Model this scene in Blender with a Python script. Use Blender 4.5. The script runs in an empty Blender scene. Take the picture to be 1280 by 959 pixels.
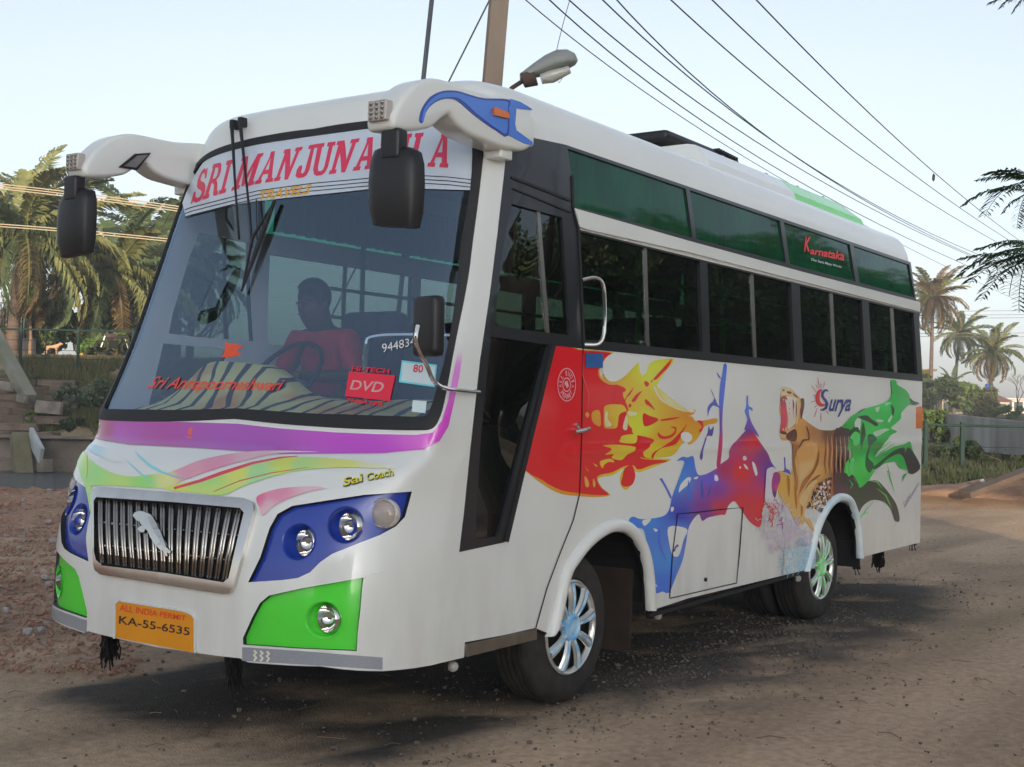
import bpy, bmesh, math, random
import numpy as np
from mathutils import Vector, Matrix
from mathutils.geometry import delaunay_2d_cdt
random.seed(7); rng = np.random.default_rng(7)
sc = bpy.context.scene
col = sc.collection
R_ = math.radians

# ------------------------------------------------------------------ camera
CAM = np.array([-4.15472, -4.53025, 1.48214])
FW = np.array([0.824572, 0.565348, 0.021496])
RT = np.array([0.564991, -0.824837, 0.020697])
UP = np.array([-0.029432, 0.004921, 0.999555])
FOC = 1603.85
cd = bpy.data.cameras.new('camera'); cam = bpy.data.objects.new('camera', cd); col.objects.link(cam)
cd.sensor_width = 36; cd.lens = FOC / 1280 * 36; cd.clip_start = 0.05; cd.clip_end = 3000
m = Matrix(((RT[0], UP[0], -FW[0], CAM[0]), (RT[1], UP[1], -FW[1], CAM[1]), (RT[2], UP[2], -FW[2], CAM[2]), (0, 0, 0, 1)))
cam.matrix_world = m
sc.camera = cam
# ------------------------------------------------------------------ light
SUN_EL = R_(8.0)
trav = np.array([0.825, 0.565])                     # the way the light travels over the ground
world = bpy.data.worlds.new('World'); sc.world = world; world.use_nodes = True
wt = world.node_tree; wt.nodes.clear()
sky = wt.nodes.new('ShaderNodeTexSky'); sky.sky_type = 'NISHITA'; sky.sun_disc = False
sky.sun_elevation = SUN_EL; sky.sun_rotation = math.atan2(-trav[0], -trav[1])
sky.air_density = 1.0; sky.dust_density = 2.8; sky.ozone_density = 1.0; sky.altitude = 500
bg = wt.nodes.new('ShaderNodeBackground'); bg.inputs[1].default_value = 0.15
wo = wt.nodes.new('ShaderNodeOutputWorld')
hs = wt.nodes.new('ShaderNodeHueSaturation'); hs.inputs['Saturation'].default_value = .33
wt.links.new(sky.outputs[0], hs.inputs['Color']); wb = wt.nodes.new('ShaderNodeMix'); wb.data_type = 'RGBA'; wb.blend_type = 'MULTIPLY'; wb.inputs['Factor'].default_value = 1; wb.inputs[7].default_value = (.885, .94, 1.025, 1)
wt.links.new(hs.outputs[0], wb.inputs[6]); wt.links.new(wb.outputs[2], bg.inputs[0]); wt.links.new(bg.outputs[0], wo.inputs[0])
sl = bpy.data.lights.new('sun', 'SUN'); sl.energy = 3.2; sl.angle = R_(0.6); sl.color = (1.0, 0.80, 0.58)
so = bpy.data.objects.new('sun', sl); col.objects.link(so)
tv = Vector((trav[0] * math.cos(SUN_EL), trav[1] * math.cos(SUN_EL), -math.sin(SUN_EL)))
so.rotation_euler = tv.to_track_quat('-Z', 'Y').to_euler()
vs = sc.view_settings
vs.view_transform = 'Standard'; vs.look = 'None'; vs.gamma = 1; vs.use_curve_mapping = False
vs.exposure = 1.02
sc.cycles.max_bounces = 8; sc.cycles.transparent_max_bounces = 24
sc.cycles.sample_clamp_indirect = 6

# ------------------------------------------------------------------ materials
MATS = {}
def srgb(c):
    return tuple(((x / 12.92) if x <= .04045 else ((x + .055) / 1.055) ** 2.4) for x in c)
def S(r, g, b):                                     # colour as photographed in the shade (0..255) to paint colour
    q = srgb((r / 255, g / 255, b / 255)); k = min(1.65, .80 / max(max(q), .01)); return tuple(c * k for c in q)
def mat(name, color=(.5, .5, .5), rough=.6, metal=0., vary=0., scale=6., color2=None, bump=0., bscale=40., coat=0., attr=None,
        stretch=(1, 1, 1), detail=5., world=False, spec=.5):
    if name in MATS: return MATS[name]
    m = bpy.data.materials.new(name); m.use_nodes = True; nt = m.node_tree; N = nt.nodes; L = nt.links
    b = N['Principled BSDF']; b.inputs['Roughness'].default_value = rough; b.inputs['Metallic'].default_value = metal
    b.inputs['Specular IOR Level'].default_value = spec
    if coat: b.inputs['Coat Weight'].default_value = coat; b.inputs['Coat Roughness'].default_value = .06
    b.inputs['Base Color'].default_value = (*color, 1)
    src = None
    if attr:
        a = N.new('ShaderNodeAttribute'); a.attribute_name = attr; src = a.outputs['Color']
    if vary or color2 or bump:
        tc = N.new('ShaderNodeNewGeometry') if world else N.new('ShaderNodeTexCoord')
        mp = N.new('ShaderNodeMapping'); mp.inputs['Scale'].default_value = stretch
        L.new(tc.outputs['Position' if world else 'Object'], mp.inputs['Vector'])
    if vary or color2:
        n = N.new('ShaderNodeTexNoise'); n.inputs['Scale'].default_value = scale; n.inputs['Detail'].default_value = detail
        L.new(mp.outputs[0], n.inputs['Vector'])
        rp = N.new('ShaderNodeMapRange'); rp.inputs[1].default_value = .32; rp.inputs[2].default_value = .68
        L.new(n.outputs['Fac'], rp.inputs[0])
        mx = N.new('ShaderNodeMix'); mx.data_type = 'RGBA'
        L.new(rp.outputs[0], mx.inputs['Factor'])
        c2 = color2 if color2 else tuple(max(0, c * (1 - vary)) for c in color)
        if src is not None:
            mx.blend_type = 'MULTIPLY'; L.new(src, mx.inputs[6]); mx.inputs[7].default_value = (1 - vary,) * 3 + (1,)
        else:
            mx.inputs[6].default_value = (*color, 1); mx.inputs[7].default_value = (*c2, 1)
        src = mx.outputs[2]
    if src is not None: L.new(src, b.inputs['Base Color'])
    if bump:
        n2 = N.new('ShaderNodeTexNoise'); n2.inputs['Scale'].default_value = bscale; n2.inputs['Detail'].default_value = 6
        L.new(mp.outputs[0], n2.inputs['Vector'])
        bp = N.new('ShaderNodeBump'); bp.inputs['Strength'].default_value = bump; bp.inputs['Distance'].default_value = .02
        L.new(n2.outputs['Fac'], bp.inputs['Height']); L.new(bp.outputs[0], b.inputs['Normal'])
    MATS[name] = m; return m
WHITE = (.80, .82, .79)
M_body = mat('white_paint', WHITE, .28, vary=.05, scale=1.3, coat=.6, bump=.02, bscale=2.5)
M_art = mat('artwork_paint', rough=.3, attr='Col', coat=.6)
M_black = mat('black_gloss_paint', (.018, .02, .026), .3, vary=.2, coat=.3)
M_rubber = mat('black_rubber', (.014, .014, .016), .6, vary=.3, scale=20)
M_plastic = mat('black_plastic', (.012, .012, .014), .42, vary=.2, scale=30, bump=.1, bscale=300)
M_chrome = mat('chrome', (.75, .73, .70), .08, 1., vary=.12, scale=9)
M_alu = mat('brushed_aluminium', (.42, .40, .37), .35, 1., vary=.2, scale=12)
def grime(m, z0=.38, z1=.95, amt=.5, c=(.30, .24, .18)):
    nt = m.node_tree; N = nt.nodes; L = nt.links; b = N['Principled BSDF']; old = b.inputs['Base Color'].links[0].from_socket
    g = N.new('ShaderNodeNewGeometry'); s = N.new('ShaderNodeSeparateXYZ'); L.new(g.outputs['Position'], s.inputs[0])
    r = N.new('ShaderNodeMapRange'); r.inputs[1].default_value = z1; r.inputs[2].default_value = z0; L.new(s.outputs['Z'], r.inputs[0])
    mp = N.new('ShaderNodeMapping'); mp.inputs['Scale'].default_value = (1, 1, .35); L.new(g.outputs['Position'], mp.inputs[0])
    n = N.new('ShaderNodeTexNoise'); n.inputs['Scale'].default_value = 7; n.inputs['Detail'].default_value = 8; L.new(mp.outputs[0], n.inputs['Vector'])
    q = N.new('ShaderNodeMapRange'); q.inputs[1].default_value = .35; q.inputs[2].default_value = .75; L.new(n.outputs['Fac'], q.inputs[0])
    a = N.new('ShaderNodeMath'); a.operation = 'MULTIPLY'; L.new(r.outputs[0], a.inputs[0]); L.new(q.outputs[0], a.inputs[1])
    k = N.new('ShaderNodeMath'); k.operation = 'MULTIPLY'; k.inputs[1].default_value = amt; L.new(a.outputs[0], k.inputs[0])
    # thin overall film of dust
    n2 = N.new('ShaderNodeTexNoise'); n2.inputs['Scale'].default_value = 2.2; n2.inputs['Detail'].default_value = 9; L.new(g.outputs['Position'], n2.inputs['Vector'])
    q2 = N.new('ShaderNodeMapRange'); q2.inputs[1].default_value = .45; q2.inputs[2].default_value = .8; q2.inputs[4].default_value = .07; L.new(n2.outputs['Fac'], q2.inputs[0])
    mxm = N.new('ShaderNodeMath'); mxm.operation = 'ADD'; L.new(k.outputs[0], mxm.inputs[0]); L.new(q2.outputs[0], mxm.inputs[1])
    x = N.new('ShaderNodeMix'); x.data_type = 'RGBA'; x.inputs[7].default_value = (*c, 1); L.new(mxm.outputs[0], x.inputs['Factor']); L.new(old, x.inputs[6]); L.new(x.outputs[2], b.inputs['Base Color'])
grime(M_body, amt=.30); grime(M_art, amt=.22)
M_grille = mat('grille_chrome', (.42, .39, .36), .14, 1., vary=.25, scale=14)
M_blue = mat('blue_paint', S(24, 50, 135), .25, vary=.08, coat=.6)
M_bluelt = mat('light_blue_paint', S(62, 112, 200), .25, vary=.1, coat=.6)
M_green = mat('green_paint', S(70, 190, 52), .25, vary=.12, scale=3, coat=.6)
M_tyre = mat('tyre_rubber', (.016, .015, .014), .8, color2=(.035, .031, .027), scale=14, bump=.2, bscale=60)
M_dark = mat('dark_underbody', (.012, .011, .010), .9, vary=.4)
M_wheelw = mat('white_hubcap', (.62, .63, .61), .22, .55, vary=.15, scale=12, coat=.5)
M_orange = mat('orange_lens', S(205, 105, 20), .2, vary=.1, coat=.5)
M_inter = mat('interior_trim', (.13, .145, .16), .7, vary=.2)
M_seat = mat('seat_fabric', (.035, .045, .075), .85, vary=.3, scale=12)
M_rail = mat('green_rail', (.05, .22, .05), .4)
M_red = mat('red_shirt', S(150, 28, 40), .85, vary=.25, scale=18, bump=.2, bscale=60)
M_skin = mat('skin', (.09, .045, .03), .55, vary=.15)
M_hair = mat('hair', (.01, .009, .008), .7)

def glassmat(name, tint, ior, rough=0., diffuse=None, dfac=0., noise=0., refl=(.85, .93, 1)):
    m = bpy.data.materials.new(name); m.use_nodes = True; nt = m.node_tree; N = nt.nodes; L = nt.links
    N.remove(N['Principled BSDF']); out = N['Material Output']
    tr = N.new('ShaderNodeBsdfTransparent'); tr.inputs[0].default_value = (*tint, 1)
    gl = N.new('ShaderNodeBsdfGlossy'); gl.inputs['Roughness'].default_value = rough; gl.inputs['Color'].default_value = (*refl, 1)
    fr = N.new('ShaderNodeFresnel'); fr.inputs['IOR'].default_value = ior
    # thin sheet: same reflectance from either face (the node inverts the index on back faces)
    ge = N.new('ShaderNodeNewGeometry'); mi = N.new('ShaderNodeMix'); mi.inputs[2].default_value = ior; mi.inputs[3].default_value = 1 / ior
    L.new(ge.outputs['Backfacing'], mi.inputs[0]); L.new(mi.outputs[0], fr.inputs['IOR'])
    base = tr.outputs[0]
    if dfac:
        df = N.new('ShaderNodeBsdfDiffuse'); df.inputs[0].default_value = (*diffuse, 1)
        if noise:
            tc = N.new('ShaderNodeTexCoord'); n = N.new('ShaderNodeTexNoise'); n.inputs['Scale'].default_value = 3; n.inputs['Detail'].default_value = 6
            L.new(tc.outputs['Object'], n.inputs['Vector'])
            mxc = N.new('ShaderNodeMix'); mxc.data_type = 'RGBA'; mxc.inputs[6].default_value = (*diffuse, 1)
            mxc.inputs[7].default_value = (*[c * noise for c in diffuse], 1)
            rp = N.new('ShaderNodeMapRange'); rp.inputs[1].default_value = .35; rp.inputs[2].default_value = .65
            L.new(n.outputs['Fac'], rp.inputs[0]); L.new(rp.outputs[0], mxc.inputs['Factor']); L.new(mxc.outputs[2], df.inputs[0])
        m0 = N.new('ShaderNodeMixShader'); m0.inputs[0].default_value = dfac
        L.new(tr.outputs[0], m0.inputs[1]); L.new(df.outputs[0], m0.inputs[2]); base = m0.outputs[0]
    mx = N.new('ShaderNodeMixShader'); L.new(fr.outputs[0], mx.inputs[0]); L.new(base, mx.inputs[1]); L.new(gl.outputs[0], mx.inputs[2])
    L.new(mx.outputs[0], out.inputs['Surface']); MATS[name] = m; return m
M_wind = glassmat('windscreen_glass', (.70, .78, .90), 2.5, refl=(.60, .78, 1))
M_side = glassmat('tinted_side_glass', (.15, .21, .17), 1.8)
M_upper = glassmat('green_roof_glass', (.08, .42, .22), 1.32, .04, (.006, .125, .055), .6, .5)
M_lens = glassmat('lamp_lens', (.95, .96, .97), 1.4, .03)

# ------------------------------------------------------------------ object helpers
def tag(o, label=None, cat=None, group=None, kind=None):
    if label: o['label'] = label
    if cat: o['category'] = cat
    if group: o['group'] = group
    if kind: o['kind'] = kind
    return o
def link(name, me, m=None, parent=None, smooth=False):
    o = bpy.data.objects.new(name, me); col.objects.link(o)
    if m is not None and not me.materials:
        for q in (m if isinstance(m, (list, tuple)) else [m]): me.materials.append(q)
    if parent is not None: o.parent = parent
    if smooth is True: me.shade_smooth()
    elif smooth: me.shade_smooth(); me.set_sharp_from_angle(angle=R_(smooth))
    return o
def mesh(name, v, f, m=None, parent=None, smooth=False):
    me = bpy.data.meshes.new(name); me.from_pydata([tuple(map(float, p)) for p in v], [], [tuple(map(int, q)) for q in f]); me.update()
    return link(name, me, m, parent, smooth)
def bmobj(name, bm, m=None, parent=None, smooth=False):
    bmesh.ops.recalc_face_normals(bm, faces=bm.faces)
    me = bpy.data.meshes.new(name); bm.to_mesh(me); bm.free()
    return link(name, me, m, parent, smooth)
def empty(name, loc=(0, 0, 0), rz=0, parent=None):
    o = bpy.data.objects.new(name, None); o.empty_display_size = .3; col.objects.link(o); o.location = loc; o.rotation_euler = (0, 0, rz)
    if parent: o.parent = parent
    return o
def a_box(bm, c, s, rz=0, bev=0, ry=0, rx=0):
    r = bmesh.ops.create_cube(bm, size=1)
    M = Matrix.Translation(c) @ Matrix.Rotation(rz, 4, 'Z') @ Matrix.Rotation(ry, 4, 'Y') @ Matrix.Rotation(rx, 4, 'X') @ Matrix.Diagonal((*s, 1))
    bmesh.ops.transform(bm, matrix=M, verts=r['verts'])
    if bev:
        es = list({e for v in r['verts'] for e in v.link_edges})
        bmesh.ops.bevel(bm, geom=es, offset=bev, segments=3, profile=.6, affect='EDGES')
def a_tube(bm, pts, rad, n=8, cap=True, flat=1.0):
    pts = [Vector(p) for p in pts]; rings = []
    if not hasattr(rad, '__len__'): rad = [rad] * len(pts)
    prev = None
    for i, p in enumerate(pts):
        t = (pts[min(i + 1, len(pts) - 1)] - pts[max(i - 1, 0)]).normalized()
        if prev is None:
            a = t.orthogonal().normalized()
        else: a = (prev - t * prev.dot(t)).normalized()
        prev = a; b = t.cross(a)
        rings.append([bm.verts.new(p + (a * math.cos(2 * math.pi * k / n) + b * math.sin(2 * math.pi * k / n) * flat) * rad[i]) for k in range(n)])
    for r0, r1 in zip(rings, rings[1:]):
        for k in range(n): bm.faces.new((r0[k], r0[(k + 1) % n], r1[(k + 1) % n], r1[k]))
    if cap: bm.faces.new(rings[0][::-1]); bm.faces.new(rings[-1])
def a_lathe(bm, prof, c=(0, 0, 0), axis='y', n=48):
    """prof: (radius, along) revolved about the axis through c"""
    rings = []
    for r, a in prof:
        ring = []
        for k in range(n):
            t = 2 * math.pi * k / n
            p = {'y': (r * math.cos(t), a, r * math.sin(t)), 'x': (a, r * math.cos(t), r * math.sin(t)), 'z': (r * math.cos(t), r * math.sin(t), a)}[axis]
            ring.append(bm.verts.new((c[0] + p[0], c[1] + p[1], c[2] + p[2])))
        rings.append(ring)
    for r0, r1 in zip(rings, rings[1:]):
        for k in range(n): bm.faces.new((r0[k], r0[(k + 1) % n], r1[(k + 1) % n], r1[k]))
    if prof[0][0] > 1e-6: pass
    return rings
def box(name, c, s, m, parent=None, rz=0, bev=0.0, ry=0, rx=0):
    bm = bmesh.new(); a_box(bm, c, s, rz, bev, ry, rx); return bmobj(name, bm, m, parent, 35 if bev else False)
def tube(name, pts, rad, m, parent=None, n=8, flat=1.0):
    bm = bmesh.new(); a_tube(bm, pts, rad, n, True, flat); return bmobj(name, bm, m, parent, 40)
def smooth_path(pts, k=6):
    pts = [np.asarray(p, float) for p in pts]; out = []
    for i in range(len(pts) - 1):
        p0, p1, p2, p3 = pts[max(i - 1, 0)], pts[i], pts[i + 1], pts[min(i + 2, len(pts) - 1)]
        for j in range(k):
            t = j / k
            out.append(.5 * ((2 * p1) + (p2 - p0) * t + (2 * p0 - 5 * p1 + 4 * p2 - p3) * t * t + (3 * p1 - p0 - 3 * p2 + p3) * t ** 3))
    out.append(pts[-1]); return out

# ------------------------------------------------------------------ pixel of the photograph -> place
def ray(px, py): return FW + RT * (px - 640) / FOC - UP * (py - 479.5) / FOC
def on(ax, val, px, py):
    v = ray(px, py); return CAM + v * (val - CAM[ax]) / v[ax]
def at(px, py, D):                                  # point at distance D along the view axis
    return CAM + ray(px, py) * D
def proj(P):
    v = np.asarray(P, float) - CAM; w = v @ FW
    return np.stack([640 + FOC * (v @ RT) / w, 479.5 - FOC * (v @ UP) / w], -1)
def DRz(D, R, z):                                   # ground coordinates: forward, right, height
    f = np.array([.8248, .5655]); r = np.array([.5655, -.8248])
    p = CAM[:2] + f * D + r * R
    return (p[0], p[1], z)
VIEWS = dict(A=(640, 420, 4), B=(760, 540, 4), K=(920, 440, 4.568), F=(660, 440, 8), G=(960, 470, 10.66), N5=(50, 540, 4), N6=(280, 560, 4),
             N8=(0, 480, 5.333), Z2=(380, 60, 4), Z1=(60, 60, 4), W8=(220, 150, 6.4), D5=(580, 220, 6.4), D4=(380, 300, 4), D3=(120, 300, 4),
             D7=(540, 400, 4), D8=(560, 660, 4), P3=(0, 680, 3.2), S1=(700, 150, 4), S2=(900, 200, 4), Q=(0, 0, 1), X=(930, 560, 5.992),
             Y=(720, 440, 5.995), KA=(980, 280, 12.79), DV=(430, 440, 13.7), L6=(410, 420, 8), RB=(810, 170, 4.74))
def tz(s):
    """'A 10,20 30,40 B 5,6' -> list of points in photograph pixels"""
    v = VIEWS['Q']; out = []
    for t in s.split():
        if ',' in t:
            a, b = t.split(','); out.append((v[0] + float(a) / v[2], v[1] + float(b) / v[2]))
        else: v = VIEWS[t]
    return out
def close_smooth(pts, k=4):
    P = np.array(pts); n = len(P); out = []
    for i in range(n):
        p0, p1, p2, p3 = P[i - 1], P[i], P[(i + 1) % n], P[(i + 2) % n]
        L = np.hypot(*(p2 - p1)); kk = max(1, min(k, int(L / 2) + 1))
        for j in range(kk):
            t = j / kk
            out.append(.5 * ((2 * p1) + (p2 - p0) * t + (2 * p0 - 5 * p1 + 4 * p2 - p3) * t * t + (3 * p1 - p0 - 3 * p2 + p3) * t ** 3))
    return [tuple(p) for p in out]
def densify(pts, step):
    out = []; n = len(pts)
    for i in range(n):
        a = np.array(pts[i]); b = np.array(pts[(i + 1) % n]); k = max(1, int(math.ceil(np.hypot(*(b - a)) / step)))
        for j in range(k): out.append(tuple(a + (b - a) * j / k))
    return out
def stroke(pts, w, taper=False):
    P = np.array(pts, float); n = len(P); L = []; Rr = []
    ws = w if hasattr(w, '__len__') else [w] * n
    for i in range(n):
        t = P[min(i + 1, n - 1)] - P[max(i - 1, 0)]; t = t / (np.hypot(*t) + 1e-9); nn = np.array([-t[1], t[0]])
        L.append(tuple(P[i] + nn * ws[i] / 2)); Rr.append(tuple(P[i] - nn * ws[i] / 2))
    return L + Rr[::-1]
def inpoly(pts, poly):
    x, y = pts[:, 0], pts[:, 1]; P = np.asarray(poly); r = np.zeros(len(pts), bool); j = len(P) - 1
    for i in range(len(P)):
        xi, yi, xj, yj = P[i, 0], P[i, 1], P[j, 0], P[j, 1]
        c = ((yi > y) != (yj > y)) & (x < (xj - xi) * (y - yi) / (yj - yi + 1e-15) + xi)
        r ^= c; j = i
    return r
def cdt(outers, holes, grid=None, extra=None, eps=1e-5):
    """triangulate the union of outers minus holes; grid = spacing of interior points"""
    V = []; Ed = []
    for p in outers + holes:
        b = len(V); V += [tuple(q) for q in p]; Ed += [(b + i, b + (i + 1) % len(p)) for i in range(len(p))]
    A = np.array([q for p in outers for q in p]); lo, hi = A.min(0), A.max(0)
    ip = []
    if grid:
        g = grid if hasattr(grid, '__len__') else (grid, grid)
        xs = np.arange(lo[0] + g[0] / 2, hi[0], g[0]); ys = np.arange(lo[1] + g[1] / 2, hi[1], g[1])
        gx, gy = np.meshgrid(xs, ys); gx = gx + (np.arange(len(ys)) % 2)[:, None] * g[0] / 2; ip.append(np.stack([gx.ravel(), gy.ravel()], 1))
    if extra is not None and len(extra): ip.append(np.asarray(extra, float))
    if ip:
        if grid and extra is not None and len(extra) and hi[0] > 20:      # keep the regular grid off the moulding rows
            gpt = ip[0]; yc = np.interp(gpt[:, 0], _crx, _cry); mpx = np.interp(gpt[:, 0], _crx, _crm); ip[0] = gpt[(np.abs(gpt[:, 1] - yc) > .082 * mpx) | (gpt[:, 0] < _crx[0])]
        ip = np.concatenate(ip); k = np.zeros(len(ip), bool)
        for p in outers: k |= inpoly(ip, p)
        for p in holes: k &= ~inpoly(ip, p)
        V += [tuple(q) for q in ip[k]]
    r = delaunay_2d_cdt([Vector(q) for q in V], Ed, [], 0, eps)
    vo = np.array([(v.x, v.y) for v in r[0]]); fo = np.array([list(f) for f in r[2] if len(f) == 3])
    c = vo[fo].mean(1); k = np.zeros(len(fo), bool)
    for p in outers: k |= inpoly(c, p)
    for p in holes: k &= ~inpoly(c, p)
    a = vo[fo]; ar = (a[:, 1, 0] - a[:, 0, 0]) * (a[:, 2, 1] - a[:, 0, 1]) - (a[:, 1, 1] - a[:, 0, 1]) * (a[:, 2, 0] - a[:, 0, 0])
    le = np.maximum(np.maximum(((a[:, 1] - a[:, 0]) ** 2).sum(1), ((a[:, 2] - a[:, 1]) ** 2).sum(1)), ((a[:, 0] - a[:, 2]) ** 2).sum(1))
    k &= (np.abs(ar) > 1e-12) & (np.abs(ar) > 2e-3 * le)
    fo = fo[k]; ar = ar[k]; fo[ar < 0] = fo[ar < 0][:, ::-1]
    used = np.unique(fo); mp = -np.ones(len(vo), int); mp[used] = np.arange(len(used))
    return vo[used], mp[fo]

# ------------------------------------------------------------------ bus body surface P(s, v)
W2 = 1.131; ZR = 2.90
def pw(x, xs, ys):
    xs = np.asarray(xs, float); ys = np.asarray(ys, float); x = np.clip(np.asarray(x, float), xs[0], xs[-1])
    h = np.diff(xs); dl = np.diff(ys) / h; m = np.zeros(len(xs)); m[0] = dl[0]; m[-1] = dl[-1]
    for i in range(1, len(xs) - 1):
        if dl[i - 1] * dl[i] > 0:
            w1 = 2 * h[i] + h[i - 1]; w2 = h[i] + 2 * h[i - 1]; m[i] = (w1 + w2) / (w1 / dl[i - 1] + w2 / dl[i])
    i = np.clip(np.searchsorted(xs, x, side='right') - 1, 0, len(h) - 1); t = (x - xs[i]) / h[i]
    return (1 + 2 * t) * (1 - t) ** 2 * ys[i] + t * (1 - t) ** 2 * h[i] * m[i] + t * t * (3 - 2 * t) * ys[i + 1] + t * t * (t - 1) * h[i] * m[i + 1]
def Fc(z): return pw(z, [.3, .6, .8, .95, 1.08, 1.2, 1.275, 1.31, 1.43, 1.8, 2.2, 2.6, ZR], [-.30, -.30, -.285, -.25, -.2, -.10, .02, .07, .135, .29, .41, .53, .63])
TK = [0, .25, .5, .7, .85, 1.0]
PL = (([0, .012, .06, .15, .29, .55], [0, .42, .76, .96, 1.07, W2]), ([0, .01, .035, .065, .125, .30], [0, .45, .80, 1.02, 1.145, 1.15]),
      ([0, .01, .04, .08, .15, .36], [0, .42, .74, .90, 1.01, 1.07]))
def plan(t, z):
    ax, ay, bx, by, cx, cy = [pw(t, TK, v) for l in PL for v in l]
    k = np.clip((z - 1.0) / .45, 0, 1); k = k * k * (3 - 2 * k); mm = np.clip((z - 1.45) / (ZR - 1.45), 0, 1)
    dx = ax * (1 - k) + bx * k; y = ay * (1 - k) + by * k
    return dx * (1 - mm) + cx * mm, y * (1 - mm) + cy * mm
def Wh(z): return pw(z, [.3, 1.83, 2.5, 2.83, ZR], [W2, W2, 1.11, 1.08, 1.07])
def Lr(z): return pw(z, [.3, 1.83, 2.42, 2.7, 2.9], [7.175, 7.175, 7.06, 6.96, 6.90])
KI = [0, .05, .1, .18, .3, .5, .75, 1.06]; KV = [0, .13, .22, .33, .5, .75, 1.05, 1.4]; KZ = [0, .105, .155, .19, .21, .222, .23, .232]
SM = 2 + 7.175 - 1.3; VE = ZR + 1.4; CREASE = 1.283
def P(s, v):
    s = np.asarray(s, float); v = np.asarray(v, float); s, v = np.broadcast_arrays(s, v)
    sg = np.where(s < 0, -1., 1.); a = np.abs(s)
    z0 = np.minimum(v, ZR); e = np.clip(v - ZR, 0, 1.4); ins = pw(e, KV, KI); z = z0 + pw(e, KV, KZ)
    t = np.clip(a, 0, 1); dx, y = plan(t, z0); x = Fc(z0) + dx; w = Wh(z0)
    d1, y1 = plan(np.ones_like(z0), z0); x1 = Fc(z0) + d1; x2 = 1.3; k = np.clip(a - 1, 0, 1)
    x = np.where(a > 1, x1 + k * (x2 - x1), x); x = np.where(a > 2, x2 + (a - 2) * (Lr(z0) - x2) / (7.175 - x2), x)
    y = np.where(a > 1, y1 + (w - y1) * k * k * (3 - 2 * k), y)
    y = y + np.clip((a - 1.95) / .1, 0, 1) * .0065 * np.exp(-((z0 - CREASE) / .026) ** 2)
    y = y * (w - ins) / w
    x = x + ins * np.where(a <= 1, 1, 0) * (1 - (a * .8) ** 2) * .9 + ins * np.where(a > 1, np.clip(2 - a, 0, 1) * .324, 0)
    return np.stack([x, -sg * y, z], -1)
def PN(s, v):
    e = 2e-3; a = P(s + e, v) - P(s - e, v); b = P(s, v + e) - P(s, v - e)
    n = np.cross(a, b); n /= (np.linalg.norm(n, axis=-1, keepdims=True) + 1e-12); return n
_gs, _gv = np.meshgrid(np.concatenate([np.linspace(-1.05, 2, 260), np.linspace(2, SM, 240)]), np.linspace(.3, 3.6, 300))
_gs = _gs.ravel(); _gv = _gv.ravel(); _gp = P(_gs, _gv); _gn = PN(_gs, _gv)
_ok = ((CAM - _gp) * _gn).sum(-1) > 0
_gs, _gv, _gpx = _gs[_ok], _gv[_ok], proj(_gp[_ok])
_HB, _WB = 260, 340
_bi = np.stack([(_gpx[:, 1] / 4 + 10).astype(int), (_gpx[:, 0] / 4 + 10).astype(int)], 1)
_ib = (_bi[:, 0] >= 0) & (_bi[:, 0] < _HB) & (_bi[:, 1] >= 0) & (_bi[:, 1] < _WB)
_tab = -np.ones((_HB, _WB), int); _tab[_bi[_ib, 0], _bi[_ib, 1]] = np.nonzero(_ib)[0]
for _ in range(60):
    if (_tab >= 0).all(): break
    for _ax, _d in ((0, 1), (0, -1), (1, 1), (1, -1)):
        _r = np.roll(_tab, _d, _ax); _tab = np.where(_tab < 0, _r, _tab)
_tab[_tab < 0] = 0
def sv(px, lo=None):
    """pixels on the body skin -> (s, v)"""
    px = np.asarray(px, float).reshape(-1, 2)
    j = _tab[np.clip((px[:, 1] / 4 + 10).astype(int), 0, _HB - 1), np.clip((px[:, 0] / 4 + 10).astype(int), 0, _WB - 1)]; s = _gs[j].copy(); v = _gv[j].copy()
    s0, v0 = s.copy(), v.copy()
    for _ in range(5):
        p = proj(P(s, v)); r = px - p; e = 1e-4
        js = (proj(P(s + e, v)) - p) / e; jv = (proj(P(s, v + e)) - p) / e
        det = js[:, 0] * jv[:, 1] - js[:, 1] * jv[:, 0]; det = np.where(np.abs(det) < 1e-3, 1e9, det)
        s = s + np.clip((r[:, 0] * jv[:, 1] - r[:, 1] * jv[:, 0]) / det, -.06, .06); v = v + np.clip((js[:, 0] * r[:, 1] - js[:, 1] * r[:, 0]) / det, -.06, .06)
    bad = (np.abs(s - s0) > .2) | (np.abs(v - v0) > .15); s[bad] = s0[bad]; v[bad] = v0[bad]
    return s, v
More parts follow.
